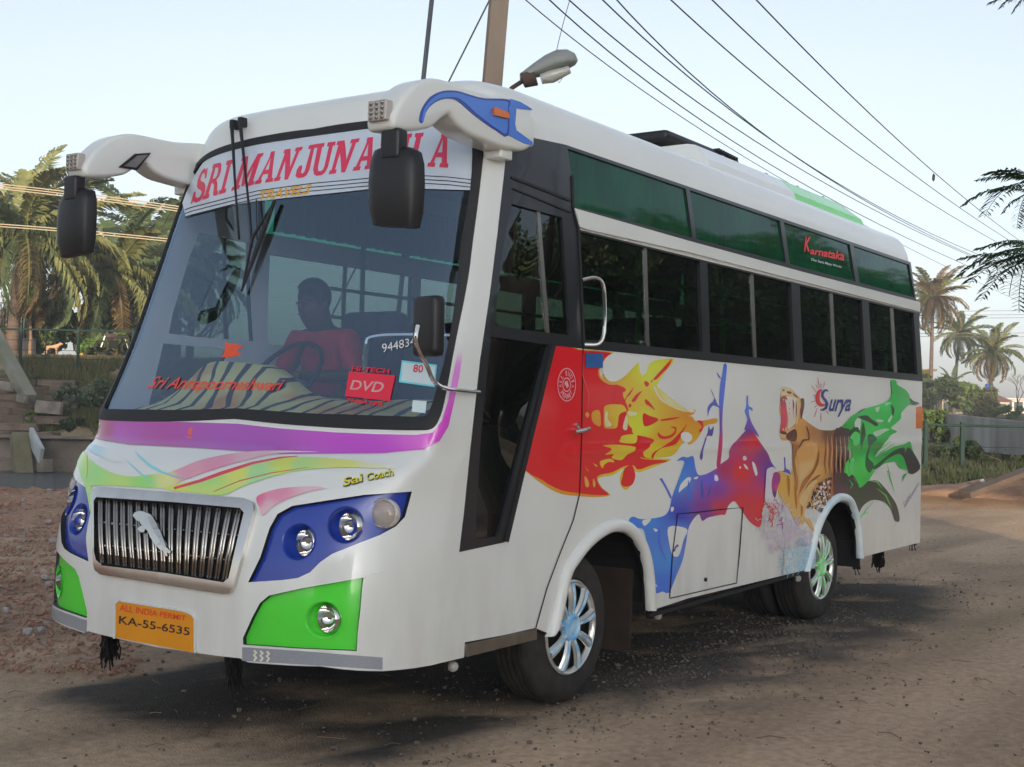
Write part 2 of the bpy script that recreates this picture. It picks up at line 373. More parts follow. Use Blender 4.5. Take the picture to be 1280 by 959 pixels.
def skin(name, s, v, f, off, th, m, parent, mirror=False, cols=None, smooth=True, rimm=None):
    """surface patch lifted by off along the normal, with thickness th inwards"""
    s = np.asarray(s); v = np.asarray(v); f = np.asarray(f)
    p = P(s, v); n = PN(s, v); top = p + n * np.asarray(off).reshape(-1, 1) if np.ndim(off) else p + n * off
    # orient outward
    a, b, c = top[f[:, 0]], top[f[:, 1]], top[f[:, 2]]; fl = (np.cross(b - a, c - a) * n[f[:, 0]]).sum(-1) < 0
    f = f.copy(); f[fl] = f[fl][:, ::-1]
    V = [top]; F = [f]; NN = [n]
    if th:
        cnt = {}
        for t in f:
            for i in range(3):
                e = (int(t[i]), int(t[(i + 1) % 3])); cnt[e] = 1
        rim = [e for e in cnt if (e[1], e[0]) not in cnt]
        nb = len(top); bot = top - n * th; V += [bot, top, bot]; NN += [-n, n * 0, n * 0]; F.append(f[:, ::-1] + nb)
        rr = np.array(rim); q1 = np.stack([rr[:, 1] + 2 * nb, rr[:, 0] + 2 * nb, rr[:, 0] + 3 * nb], 1); q2 = np.stack([rr[:, 1] + 2 * nb, rr[:, 0] + 3 * nb, rr[:, 1] + 3 * nb], 1)
        F += [q1, q2]
    V = np.concatenate(V); F = np.concatenate(F); NN = np.concatenate(NN)
    used = np.unique(F); mp = -np.ones(len(V), int); mp[used] = np.arange(len(used)); V = V[used]; NN = NN[used]; F = mp[F]
    C_ = None
    if cols is not None:
        C_ = np.concatenate([cols] * (4 if th else 1))[used]
    if mirror == 'both':
        nb = len(V); V = np.concatenate([V, V * [1, -1, 1]]); NN = np.concatenate([NN, NN * [1, -1, 1]]); F = np.concatenate([F, F[:, ::-1] + nb]); C_ = None if C_ is None else np.concatenate([C_, C_])
    elif mirror: V = V * [1, -1, 1]; NN = NN * [1, -1, 1]; F = F[:, ::-1]
    me = bpy.data.meshes.new(name); me.from_pydata(V.tolist(), [], F.tolist()); me.update()
    if C_ is not None:
        ca = me.color_attributes.new('Col', 'FLOAT_COLOR', 'POINT'); ca.data.foreach_set('color', np.concatenate([C_, np.ones((len(C_), 1))], 1).ravel())
    o_ = link(name, me, [m, rimm] if rimm else m, parent, smooth)
    if rimm:
        nf = np.zeros(len(F), np.int32); nf[2 * len(f):] = 1; me.polygons.foreach_set('material_index', nf)
    if smooth: me.normals_split_custom_set_from_vertices(NN.tolist())
    return o_
_s = np.linspace(1.95, SM, 200); _c0, _c1 = proj(P(_s, np.full(200, CREASE))), proj(P(_s, np.full(200, CREASE + .1)))
_crx, _cry, _crm = _c0[:, 0], _c0[:, 1], np.abs(_c1[:, 1] - _c0[:, 1]) * 10
def cpoints(lo, hi):
    """extra points (in pixels) along the side moulding so that patches follow it"""
    out = []
    for dv in (-.075, -.055, -.042, -.032, -.024, -.016, -.008, 0, .008, .016, .024, .032, .042, .055, .075):
        s = np.linspace(1.95, SM, 220); p = proj(P(s, np.full_like(s, CREASE + dv))); out.append(p)
    p = np.concatenate(out); k = (p[:, 0] > lo[0]) & (p[:, 0] < hi[0]) & (p[:, 1] > lo[1]) & (p[:, 1] < hi[1]); return p[k]
def patch(name, outers, holes, off, th, m, parent, grid=9, mirror=False, cols=None):
    """outline given in photograph pixels, laid on the body surface"""
    outers = [densify(o, 5) for o in outers]; holes = [densify(h, 5) for h in holes]
    A = np.array([q for o in outers for q in o]); lo, hi = A.min(0), A.max(0)
    v2, f = cdt(outers, holes, grid, cpoints(lo, hi) if grid else None)
    s, v = sv(v2); c = None
    if cols is not None: c = shade(v2, cols)
    return skin(name, s, v, f, off, th, m, parent, mirror, c)
def shade(p, cols):
    """airbrushed blend between colour points (x, y, rgb)"""
    if isinstance(cols, tuple) and len(cols) == 3 and not hasattr(cols[0], '__len__'): return np.tile(np.array(cols, float), (len(p), 1))
    q = np.array([c[:2] for c in cols], float); k = np.array([c[2] for c in cols], float)
    d = ((p[:, None] - q[None]) ** 2).sum(-1) + 4; w = 1 / d ** 1.6; return (w @ k) / w.sum(1, keepdims=True)
def art(name, layers, parent, off=.0030, step=.0003, label=None):
    """layers: (outline points, smooth?, colours, holes) painted one over the other -> one mesh"""
    S_, V_, F_, O_, C_ = [], [], [], [], []; nb = 0
    for i, ly in enumerate(layers):
        o, sm, cols = ly[:3]; holes = ly[3] if len(ly) > 3 else []; g = ly[4] if len(ly) > 4 else 6
        outs = o if o and isinstance(o[0], list) else [o]
        outs = [densify(close_smooth(q) if sm else q, 2.6) for q in outs]; hs = [densify(close_smooth(q) if sm else q, 2.6) for q in holes]
        A = np.array([q for k in outs for q in k]); lo, hi = A.min(0), A.max(0)
        v2, f = cdt(outs, hs, g, cpoints(lo, hi)); s, v = sv(v2)
        S_.append(s); V_.append(v); F_.append(f + nb); nb += len(v2); O_.append(np.full(len(v2), off + step * i)); C_.append(shade(v2, cols))
    return skin(name, np.concatenate(S_), np.concatenate(V_), np.concatenate(F_), np.concatenate(O_), 0, M_art, parent, False, np.concatenate(C_))

# ------------------------------------------------------------------ lettering
_tc = {}
def textpolys(s, bold=0., shear=0.):
    key = (s, bold, shear)
    if key in _tc: return _tc[key]
    cu = bpy.data.curves.new('t', 'FONT'); cu.body = s; cu.offset = bold; cu.shear = shear; cu.size = 1; cu.resolution_u = 3
    o = bpy.data.objects.new('t', cu); col.objects.link(o); bpy.context.view_layer.update()
    me = o.to_mesh(); v = np.array([(q.co.x, q.co.y) for q in me.vertices]); me.calc_loop_triangles()
    f = np.array([list(t.vertices) for t in me.loop_triangles]); o.to_mesh_clear(); bpy.data.objects.remove(o); bpy.data.curves.remove(cu)
    v = v - v.min(0); v = v / v.max(0); _tc[key] = (v, f); return v, f
def quadmap(uv, q):
    """q: bottom-left, bottom-right, top-right, top-left in pixels"""
    q = np.array(q, float); u = uv[:, :1]; w = uv[:, 1:]
    return (1 - u) * (1 - w) * q[0] + u * (1 - w) * q[1] + u * w * q[2] + (1 - u) * w * q[3]
def letters(name, items, m, parent, off=.0045, color=None, path=False):
    """items: (text, quad, bold, shear); one mesh of flat lettering on the body"""
    Vs, Fs = [], []; nb = 0
    for it in items:
        v, f = textpolys(it[0], it[2] if len(it) > 2 else 0, it[3] if len(it) > 3 else 0); Vs.append(quadmap(v, it[1])); Fs.append(f + nb); nb += len(v)
    px = np.concatenate(Vs); s, v = sv(px)
    return skin(name, s, v, np.concatenate(Fs), off, 0, m, parent, smooth=False)

# ================================================================== THE BUS
bus = empty('minibus')
tag(bus, 'white minibus with painted flames, colour splashes and tiger, parked on the dirt road', 'bus')
SCR_OUT = tz('392,162 420,157 450,153 490,149 540,148 575,153 597,163 605,178 599,240 591,300 586,340 580,375 570,425 556,500 549,524 540,536 520,538 470,537 420,535 350,530 297,524')
SCR_IN = tz('393,170 430,165 470,160 520,157 560,159 580,166 590,180 588,236 577,300 572,350 565,405 556,450 546,487 538,512 529,521 500,521 440,519 380,517 297,511')
def half(pts):
    s, v = sv(smooth_path(pts, 3)); s[0] = 0; s[-1] = 0; return list(zip(s, v))
def svl(pts, step=6):
    s, v = sv(densify(pts, step)); return list(zip(s, v))
def mir(l): return [(-a, b) for a, b in l][::-1]
def both(h): return h + mir(h)[1:-1]
scr_out, scr_in = both(half(SCR_OUT)), both(half(SCR_IN))
ARCH1 = tz('690,803 695,785 700,767 710,722 720,704 734,686 750,672 767,664 784,667 797,682 804,700 808,725 810,767')
ARCH2 = tz('1009,713 1015,693 1022,665 1030,646 1040,632 1050,627 1060,630 1067,645 1071,665 1073,698')
UPG = tz('709,186 1136,331 1143,372 718,258')
def upq(i):
    xs = [0, .352, .627, .832, 1.0]; q = np.array(UPG); g = .006
    a, b = xs[i] + (g if i else 0), xs[i + 1] - (g if i < 3 else 0)
    return [tuple(q[0] + (q[1] - q[0]) * a), tuple(q[0] + (q[1] - q[0]) * b), tuple(q[3] + (q[2] - q[3]) * b), tuple(q[3] + (q[2] - q[3]) * a)]
UPGS = [upq(i) for i in range(4)]
LOWT = [(725, 290), (1148, 393)]; LOWB = [(728, 424), (1153, 469)]
POSTS = [(0, .353), (.375, .623), (.648, .832), (.852, .985)]; DIVS = [.195, .510, .744, .923]
def lowq(a, b):
    T0, T1, B0, B1 = map(np.array, (*LOWT, *LOWB)); return [tuple(T0 + (T1 - T0) * a), tuple(T0 + (T1 - T0) * b), tuple(B0 + (B1 - B0) * b), tuple(B0 + (B1 - B0) * a)]
LOWS = [lowq(a, b) for a, b in POSTS]
DOORU = tz('639,255 702,272 712,419 650,412 618,406 621,367 630,297')
DOORL = tz('613,421 685,431 684,436 656,540 628,650 621,671 594,674 595,640 601,540')
PODR = tz('N6 940,218 905,345 860,392 780,435 640,490 540,530 480,572 430,622 370,650 300,660 120,672 180,550 228,400 268,330 340,290 500,265 700,235')
FOGR = tz('N6 698,648 690,700 683,800 668,925 Q 446,814 375,811 304,806 N6 95,950 140,850 180,775 225,738 400,700')
GRILL = tz('N5 300,280 1035,340 1080,358 1085,395 985,770 965,805 930,810 320,712 292,690 285,660 272,310')
# skirt line of the near side
BOT = tz('196,809 243,816 300,823 310,828 400,833 480,839 520,835 550,829 580,822 581,803 630,794 669,785 690,803')
def sv_line(pts): s, v = sv(densify(pts + [pts[-1]], 8)[:-1] if False else pts); return list(zip(s, v))
b1 = sv_line(BOT[:-1]); b1[0] = (0, b1[0][1])
a1 = sv_line(ARCH1); a2 = sv_line(ARCH2)
k1 = sv_line(tz('810,767 860,753 935,732 1000,714')); k2 = sv_line(tz('1073,698 1110,685 1145,674'))
a1 = [(a, max(b, .385)) for a, b in a1]; a2 = [(a, max(b, .39)) for a, b in a2]
low = b1 + a1 + [(a, .405) for a, _ in k1[1:]] + a2 + [(a, .405) for a, _ in k2[1:]] + [(SM, .405)]
def dens(l, st=.04):
    out = []
    for p, q in zip(l, l[1:]):
        k = max(1, int(math.hypot(q[0] - p[0], q[1] - p[1]) / st))
        out += [(p[0] + (q[0] - p[0]) * j / k, p[1] + (q[1] - p[1]) * j / k) for j in range(k)]
    return out + [l[-1]]
low = dens(low); side_up = dens([(SM, .405), (SM, VE)])[1:]; top = dens([(SM, VE), (0, VE)])[1:]
halfo = low + side_up + top
outer = halfo + mir(halfo)[1:-1]
holes = [scr_out, svl(GRILL)]
for h in UPGS + LOWS + [DOORU, DOORL, PODR, FOGR]:
    a = svl(h); holes += [a, mir(a)]
ex = []
for dv in (-.075, -.055, -.042, -.032, -.024, -.016, -.008, 0, .008, .016, .024, .032, .042, .055, .075):
    for sgn in (1, -1): ex += [(sgn * q, CREASE + dv) for q in np.arange(1.9, SM, .05)]
for w_ in np.arange(1.17, 1.47, .013): ex += [(q, w_) for q in np.arange(-1.4, 1.4, .04)]
v2, f = cdt([outer], [densify(h, .05) for h in holes], (.05, .045), ex)
skin('body_shell', v2[:, 0], v2[:, 1], f, 0, .03, M_body, bus, rimm=M_rubber)
# tail panel
vv = np.linspace(.405, VE, 40); Lp = P(np.full(40, SM), vv) - [0.0, 0, 0]; Rp = Lp * [1, -1, 1]
vts = []; fc = []
for i in range(40):
    for k in range(7):
        t = k / 6; q = Lp[i] * (1 - t) + Rp[i] * t; q = q + [.05 * math.sin(math.pi * t), 0, 0]; vts.append(q)
for i in range(39):
    for k in range(6): fc.append((i * 7 + k, i * 7 + k + 1, (i + 1) * 7 + k + 1, (i + 1) * 7 + k))
mesh('tail_panel', vts, fc, M_body, bus, True)

# windscreen
v2, f = cdt([densify(scr_out, .05)], [densify(scr_in, .05)], .05)
skin('windscreen_seal', v2[:, 0], v2[:, 1], f, .006, .03, M_rubber, bus)
v2, f = cdt([densify(scr_in, .05)], [], .045)
wind = skin('windscreen', v2[:, 0], v2[:, 1], f, -.006, .0, M_wind, bus)
# black surround of door and windows (both sides), with the glass openings left out
SUR = tz('636,166 706,181 1138,328 1145,376 1147,379 716,262 722,287 1148,391 1153,477 740,437 690,432 662,545 630,678 574,690 580,640 588,560 600,450 612,370 622,290 632,200')
SURH = UPGS + LOWS + [DOORU, DOORL]
patch('window_surround', [SUR], SURH, .003, .004, M_black, bus, 12, 'both')
patch('belt_moulding', [tz('716,261 860,302 1000,340 1148,378 1148,390 1000,352 860,316 730,287 722,284')], [], .016, .018, M_body, bus, 10, 'both')
# panes; each opening of the near side and its twin on the far side
for q in UPGS:
    for mm in (False, True): patch('upper_window', [q], [], -.008, 0, M_upper, bus, 14, mm)
for (a, b), dv in zip(POSTS, DIVS):
    for mm in (False, True):
        patch('sliding_window', [lowq(a, dv)], [], -.010, 0, M_side, bus, 16, mm)
        patch('sliding_window', [lowq(dv, b)], [], -.018, 0, M_side, bus, 16, mm)
        patch('window_bar', [lowq(dv - .0045, dv + .0045)], [], -.004, .008, M_alu, bus, 8, mm)
for mm in (False, True):
    patch('door_window', [DOORU], [], -.012, 0, M_side, bus, 14, mm)
    patch('door_window_bar', [tz('672,263 676,264 688,417 683,416')], [], -.004, .008, M_alu, bus, 8, mm)
    patch('door_lower_glass', [DOORL], [], -.012, 0, M_side, bus, 14, mm)
patch('door_frame_ridge', [stroke(tz('638,222 712,251'), 3), stroke(tz('640,236 713,266'), 2), stroke(tz('D5 858,0 865,250 Q 722,287 729,436'), 2.5)], [], .009, .006, M_rubber, bus, 10)
for mm in (False, True):
    patch('door_rubber', [stroke(tz('690,432 662,545 631,677'), 5)], [], .012, .01, M_rubber, bus, 10, mm)
# lower edge trims, seams and locker
gap = mat('panel_gap', (.006, .006, .006), .9)
patch('door_seam', [stroke(tz('A 352,60 348,300 345,520 335,790 Q 716,650 700,690 683,735 669,785'), 1.3)], [], .0042, 0, gap, bus, None)
patch('locker_seam', [stroke(tz('B 305,832 640,755 655,600 672,378 560,388 440,402 345,410 320,600 305,832'), 1.3)], [], .0046, 0, gap, bus, None)
patch('sill_trim', [tz('581,805 669,786 669,799 581,821')], [], .010, .02, M_alu, bus, 8)
patch('sill_strip', [tz('812,767 1006,713 1006,717 812,772')], [], .004, .02, M_rubber, bus, 8)
tube('locker_lock', [P(*[q[0] for q in sv([(881, 724.5)])]) + np.array([0, k, 0]) for k in (.0, -.012)], .012, M_rubber, bus)
# wheel arch flares
for ap, m in ((ARCH1, M_body), (ARCH2, mat('pale_blue_paint', S(165, 205, 225), .28, color2=WHITE, scale=5, coat=.6))):
    for sg in (1, -1):
        s, v = sv(ap); p = P(s, np.maximum(v, .39)); p = np.array(smooth_path(p, 5)); c = np.array([(p[0, 0] + p[-1, 0]) / 2, 0, .42])
        bm = bmesh.new(); rows = []
        for q in p:
            e = (q - c) * [1, 0, 1]; e = e / np.linalg.norm(e); row = []
            for k in range(10):
                t = math.pi * (k / 9 * 1.25 - .02); w_ = q + e * (.030 - .036 * math.cos(math.pi - t)) + np.array([0, -1, 0]) * (.034 * math.sin(t)); row.append(bm.verts.new((w_[0], sg * w_[1], w_[2])))
            rows.append(row)
        for r0, r1 in zip(rows, rows[1:]):
            for k in range(9): bm.faces.new((r0[k], r0[k + 1], r1[k + 1], r1[k]))
        bm.faces.new(rows[0]); bm.faces.new(rows[-1][::-1]); bmobj('wheel_arch_flare', bm, m, bus, 50)
# purple band below the screen and the sweep up the pillar
PURP = tz('124,523 128,524 200,527 297,530 350,536 420,541 470,543 520,544 541,541 552,526 560,500 572,440 576,425 580,425 573,475 566,507 560,533 549,551 530,562 480,567 350,568 240,560 161,556 131,551 114,547')
pu = S(150, 62, 150); pud = S(128, 42, 110); pk = S(190, 70, 170)
pband = art('purple_band', [(PURP, False, [(118, 535, S(140, 30, 70)), (132, 538, S(140, 40, 90)), (150, 540, pu), (300, 545, S(140, 66, 150)), (450, 555, S(160, 60, 165)), (560, 520, S(178, 60, 170)), (570, 470, S(190, 110, 185)), (578, 425, WHITE)], [], 6),
    (tz('N8 1262,300 1255,330 1250,365 1262,385 1279,388 1285,350 1278,320 1290,300 1275,290'), True, (S(215, 90, 70)))], bus)

# ---- front swooshes
yg, ye, pkl, te, rd = S(150, 215, 110), S(205, 220, 90), S(235, 160, 185), S(110, 195, 200), S(205, 50, 75)
cy = S(200, 228, 236)
art('front_swooshes', [
    (tz('104,553 135,562 150,575 142,578 124,570 110,562'), True, [(108, 556, S(165, 220, 235)), (148, 576, WHITE)]),
    (tz('97,562 103,561 110,572 124,583 142,592 165,596 187,594 215,590 250,576 295,567 340,564 400,566 350,567 300,578 260,590 225,603 215,611 122,607 118,616 116,650 108,612 98,585'), True,
     [(100, 570, S(170, 215, 90)), (120, 590, yg), (116, 620, S(170, 210, 120)), (150, 600, S(185, 222, 110)), (180, 602, yg), (210, 600, S(205, 205, 130)), (230, 588, pkl), (270, 578, S(235, 150, 180)), (320, 570, S(240, 190, 205)), (380, 566, WHITE)]),
    (tz('205,611 250,600 280,591 305,583 342,575 380,572 430,575 482,582 500,586 467,586 430,585 380,588 342,596 305,608 280,619 250,617'), True,
     [(215, 608, ye), (260, 600, S(160, 215, 120)), (260, 612, S(190, 215, 110)), (300, 590, S(215, 220, 100)), (320, 595, S(160, 215, 150)), (360, 580, S(215, 222, 90)), (370, 585, S(170, 215, 130)), (430, 580, S(220, 225, 120)), (470, 583, S(228, 230, 190)), (498, 586, WHITE)]),
    (stroke(tz('218,611 250,602 275,593 315,580 350,573 372,571'), [3, 4, 4.5, 3.5, 2, .7]), False, rd),
    (stroke(tz('268,615 300,602 340,592 385,585'), [.8, 1.2, 1, .5]), False, rd),
    (tz('N6 165,248 230,218 300,203 380,197 450,195 520,203 450,215 380,235 300,265 240,300 195,340 180,300'), True, [(323, 624, S(230, 110, 150)), (345, 616, S(235, 150, 180)), (400, 612, S(240, 195, 210)), (335, 636, S(238, 200, 210)), (412, 612, WHITE)]),
    (stroke(tz('N8 900,450 935,490 1000,545 1080,590 1190,627 1279,630'), [.6, 2, 3, 2.5, 2, .5]), False, [(175, 570, te), (190, 583, te), (235, 598, S(150, 170, 210))]),
    (stroke(tz('N8 838,505 880,545 940,600 1025,668'), [.4, 1.2, 1.8, .8]), False, te),
    (stroke(tz('N8 578,450 580,500 583,580 575,640'), [.5, 1.5, 1.5, .5]), False, [(109, 570, S(230, 235, 60)), (109, 600, S(215, 225, 80))]),
], bus)
# ---- lamp pods, fog pockets, reflective strips
def inset(m, name, pts, mm, off=-.022, th=.004, parent=None, g=8): return patch(name, [pts], [], off, th, m, parent or bus, g, mm)
def px_at(x, y, off=0):
    s, v = sv([(x, y)]); p = P(s, v)[0]; n = PN(s, v)[0]; return p + n * off, n
def lamp(pod, px, r, sg, orange=False, deep=.03, forward=None, dish=None):
    p, n = px_at(*px, -.062 if not orange else -.018); ax = np.array([-1.0, .10, 0]) if forward is None else np.array(forward); ax = ax / np.linalg.norm(ax)
    bm = bmesh.new()
    prof = [(r * 1.14, -.03), (r * 1.16, .012), (r * 1.02, .022), (r * .98, .012), (r * .8, -.012), (r * .4, -.03), (.001, -.034)]
    a_lathe(bm, [(a, b) for a, b in prof], axis='z', n=28)
    Q = Vector((0, 0, 1)).rotation_difference(Vector(ax)).to_matrix().to_4x4(); T = Matrix.Translation(p) @ Q
    bmesh.ops.transform(bm, matrix=T, verts=bm.verts)
    if sg < 0: bmesh.ops.scale(bm, vec=(1, -1, 1), verts=bm.verts)
    h = bmobj('headlamp' if not orange else 'indicator', bm, M_chrome if not orange else mat('indicator_lens', S(190, 185, 180), .15, vary=.4, scale=60, coat=.8), pod, 50)
    bm = bmesh.new(); a_lathe(bm, [(r * 1.0, .012), (r * .8, .022), (r * .45, .029), (.001, .031)], axis='z', n=28)
    bmesh.ops.transform(bm, matrix=T, verts=bm.verts)
    if sg < 0: bmesh.ops.scale(bm, vec=(1, -1, 1), verts=bm.verts)
    bmobj('lens', bm, M_lens if not orange else mat('indicator_clear', (.42, .40, .39), .12, color2=(.40, .30, .25), scale=14, coat=1, bump=.4, bscale=160), pod, True)
    bm = bmesh.new()   # dished bezel let into the pod
    a_lathe(bm, [(.079, .004), (.074, .001), (.070, -.02), (.062, -.06), (.02, -.075)], axis='z', n=40)
    Q2 = Vector((0, 0, 1)).rotation_difference(Vector(n)).to_matrix().to_4x4(); p2, n2 = px_at(*(dish or px), -.022); Q2 = Vector((0, 0, 1)).rotation_difference(Vector(n2)).to_matrix().to_4x4(); T2 = Matrix.Translation(p2) @ Q2
    bmesh.ops.transform(bm, matrix=T2, verts=bm.verts)
    if sg < 0: bmesh.ops.scale(bm, vec=(1, -1, 1), verts=bm.verts)
    if not orange: bmobj('bezel', bm, M_green if deep > .05 else M_blue, pod, True)
    else: bm.free()
def dishp(x, y, r=.0775):
    p, n = px_at(x, y, -.022); u = np.cross(n, [0, 0, 1.]); u /= np.linalg.norm(u); w = np.cross(u, n)
    return [tuple(q) for q in proj(np.array([p + n * .022 + (u * math.cos(a) + w * math.sin(a)) * r for a in np.linspace(0, 2 * math.pi, 28, endpoint=False)]))]
for mm, sg in ((False, 1), (True, -1)):
    pod = patch('headlamp_pod', [PODR], [dishp(370, 676), dishp(431, 655)], -.022, .004, M_blue, bus, 6, mm)
    lamp(pod, (377, 675), .054, sg, dish=(370, 676)); lamp(pod, (438, 654.5), .056, sg, dish=(431, 655)); lamp(pod, (481.5, 642), .056, sg, True, forward=(-.9, -.35, .1))
    fog = patch('fog_lamp_pocket', [FOGR], [dishp(403, 776)], -.022, .004, M_green, bus, 6, mm)
    lamp(fog, (408.5, 776), .055, sg, deep=.06, dish=(403, 776))
strip = mat('grey_reflective_tape', S(122, 125, 132), .3, vary=.12, scale=60, stretch=(1, 1, 3))
for mm in (False, True):
    st = patch('reflective_strip', [tz('303,809 380,814 478,822 478,837 400,832 303,826')], [], .0025, .003, strip, bus, 8, mm)
patch('bumper_lip', [tz('N6 690,640 790,612 780,622 700,652')], [], .006, .008, M_body, bus, 6, 'both')
ch = [stroke(tz(f'{318+i*8},{813+i*.6} {321+i*8},{816+i*.6} {318+i*8},{819+i*.6} {321+i*8},{822+i*.6} {318+i*8},{826+i*.6}'), 3) for i in range(3)]
patch('strip_mark', ch, [], .0035, 0, mat('strip_mark_paint', S(205, 200, 185), .4), bus, None)

# ---- grille
GIN = tz('N5 300,333 700,360 1015,388 1035,410 1020,470 960,730 935,752 640,705 330,668 300,640 290,600 288,350')
gf = patch('grille_frame', [GRILL], [GIN], .022, .05, M_chrome, bus, 6)
patch('grille_back', [GRILL], [], -.035, .002, M_rubber, bus, 10)
tops = [315, 352, 390, 425, 462, 502, 540, 585, 625, 668, 715, 762, 808, 855, 905, 957, 1005]
for i, tx in enumerate(tops):
    k = i / 16; bx = 322 + (932 - 322) * k; ty = 340 + (395 - 340) * k; by = 655 + (742 - 655) * k
    ptsl = []
    for j in range(7):
        t = j / 6; q = ((tx + (bx - tx) * t + 6 * math.sin(math.pi * t)) / 4 + 50, (ty + (by - ty) * t) / 4 + 540); p, n = px_at(*q, .002 + .02 * math.sin(math.pi * min(max(t, .04), .96)) ** .5)
        ptsl.append(p)
    bm = bmesh.new()
    for o in (-.0085, .0085): a_tube(bm, [p + np.array([0, o, 0]) for p in ptsl], .0078, 6)
    bmobj('grille_bar', bm, M_grille, bus, True)
for y0 in (.36, .72):
    pr = []
    for k in np.linspace(0, 1, 9):
        T_ = np.array((300 + 715 * k, 335 + 55 * k)); B_ = np.array((315 + 640 * k, 655 + 90 * k)); q = T_ + (B_ - T_) * y0
        pr.append(px_at(q[0] / 4 + 50, q[1] / 4 + 540, -.008)[0])
    tube('grille_crossbar', pr, .006, M_grille, bus)
# leaping cat badge: a thick polished silhouette
cat = close_smooth(tz('N5 512,428 520,412 545,408 565,415 590,425 610,450 625,480 645,520 660,560 672,585 690,600 684,612 672,606 676,622 665,622 655,600 640,595 615,570 600,545 585,515 565,495 560,508 545,512 532,498 540,480 552,478 545,462 525,455 514,445'), 3)
v2, f = cdt([cat], [], 5); ss, v_ = sv(v2)
dist = np.array([min(np.hypot(*(np.array(q) - c)) for q in cat) for c in v2]); skin('leaping_cat_badge', ss, v_, f, .045 + .008 * np.minimum(dist, 4.5), .012, M_chrome, bus)

# ---- number plate
PLATE = tz('P3 468,373 470,245 476,235 490,230 740,272 765,280 778,300 778,433')
pl = patch('number_plate', [PLATE], [], .008, .008, mat('plate_amber', S(214, 140, 18), .45, vary=.06), bus, 8)
letters('plate_lettering', [('KA-55-6535', tz('P3 482,318 764,366 766,334 484,285'), .012)], mat('plate_black', (.03, .02, .02), .5), pl, .0095)
letters('permit_lettering', [('ALL INDIA PERMIT', tz('P3 484,266 748,308 752,286 487,240'), .014)], mat('plate_red', S(190, 50, 30), .5), pl, .0095)
patch('plate_rim', [stroke(tz('P3 464,378 466,238 484,225 742,267 774,280 786,300 786,435'), 2.2)], [], .012, .014, M_body, bus, 6)

# ---- windscreen lettering
MG = {'I': [[(.08, 0), (.92, 0), (.92, .13), (.70, .13), (.70, .87), (.92, .87), (.92, 1), (.08, 1), (.08, .87), (.30, .87), (.30, .13), (.08, .13)]],
      'M': [[(0, 0), (.36, 0), (.36, .12), (.27, .12), (.27, .60), (.43, .05), (.56, .05), (.70, .60), (.70, .12), (.62, .12), (.62, 0), (1, 0), (1, .12), (.92, .12), (.92, .88), (1, .88), (1, 1), (.72, 1), (.50, .42), (.28, 1), (0, 1), (0, .88), (.08, .88), (.08, .12), (0, .12)]],
      'N': [[(0, 0), (.38, 0), (.38, .12), (.28, .12), (.28, .62), (.68, 0), (.90, 0), (.90, .88), (1, .88), (1, 1), (.62, 1), (.62, .88), (.72, .88), (.72, .38), (.32, 1), (0, 1), (0, .88), (.09, .88), (.09, .12), (0, .12)]],
      'U': [[(0, 1), (.44, 1), (.44, .88), (.36, .88), (.36, .26), (.42, .15), (.54, .13), (.66, .17), (.70, .28), (.70, .88), (.60, .88), (.60, 1), (1, 1), (1, .88), (.90, .88), (.90, .24), (.82, .08), (.66, 0), (.40, 0), (.22, .06), (.12, .22), (.12, .88), (0, .88)]],
      'J': [[(.30, 1), (1, 1), (1, .88), (.86, .88), (.86, .22), (.76, .06), (.56, 0), (.26, 0), (.06, .08), (0, .26), (.06, .38), (.24, .40), (.32, .30), (.34, .16), (.48, .13), (.56, .20), (.56, .88), (.30, .88)]],
      'T': [[(.22, 0), (.78, 0), (.78, .12), (.65, .12), (.65, .87), (.84, .87), (.88, .68), (1, .68), (1, 1), (0, 1), (0, .68), (.12, .68), (.16, .87), (.35, .87), (.35, .12), (.22, .12)]],
      'H': [[(0, 0), (.42, 0), (.42, .12), (.34, .12), (.34, .44), (.66, .44), (.66, .12), (.58, .12), (.58, 0), (1, 0), (1, .12), (.92, .12), (.92, .88), (1, .88), (1, 1), (.58, 1), (.58, .88), (.66, .88), (.66, .57), (.34, .57), (.34, .88), (.42, .88), (.42, 1), (0, 1), (0, .88), (.08, .88), (.08, .12), (0, .12)]],
      'A': [[(0, 0), (.36, 0), (.36, .12), (.28, .12), (.32, .28), (.62, .28), (.66, .12), (.58, .12), (.58, 0), (1, 0), (1, .12), (.92, .12), (.66, 1), (.34, 1), (.34, .88), (.38, .88), (.10, .12), (0, .12)], [(.36, .42), (.58, .42), (.48, .80)]],
      'R': [[(0, 0), (.42, 0), (.42, .12), (.34, .12), (.34, .42), (.46, .42), (.60, .34), (.68, .06), (.76, 0), (1, 0), (1, .12), (.92, .13), (.84, .36), (.70, .48), (.88, .58), (.95, .74), (.88, .92), (.72, 1), (0, 1), (0, .88), (.08, .88), (.08, .12), (0, .12)], [(.34, .55), (.34, .87), (.56, .87), (.67, .80), (.67, .62), (.56, .55)]],
      'S': [[(.05, .02), (.16, .02), (.20, .08), (.40, 0), (.66, 0), (.86, .08), (.97, .24), (.93, .42), (.78, .54), (.42, .64), (.34, .72), (.40, .84), (.56, .87), (.70, .80), (.76, .66), (.90, .66), (.90, .98), (.80, .98), (.76, .92), (.58, 1), (.36, .98), (.16, .88), (.08, .70), (.16, .52), (.34, .42), (.64, .32), (.70, .24), (.64, .14), (.48, .12), (.30, .18), (.20, .36), (.05, .36)]]}
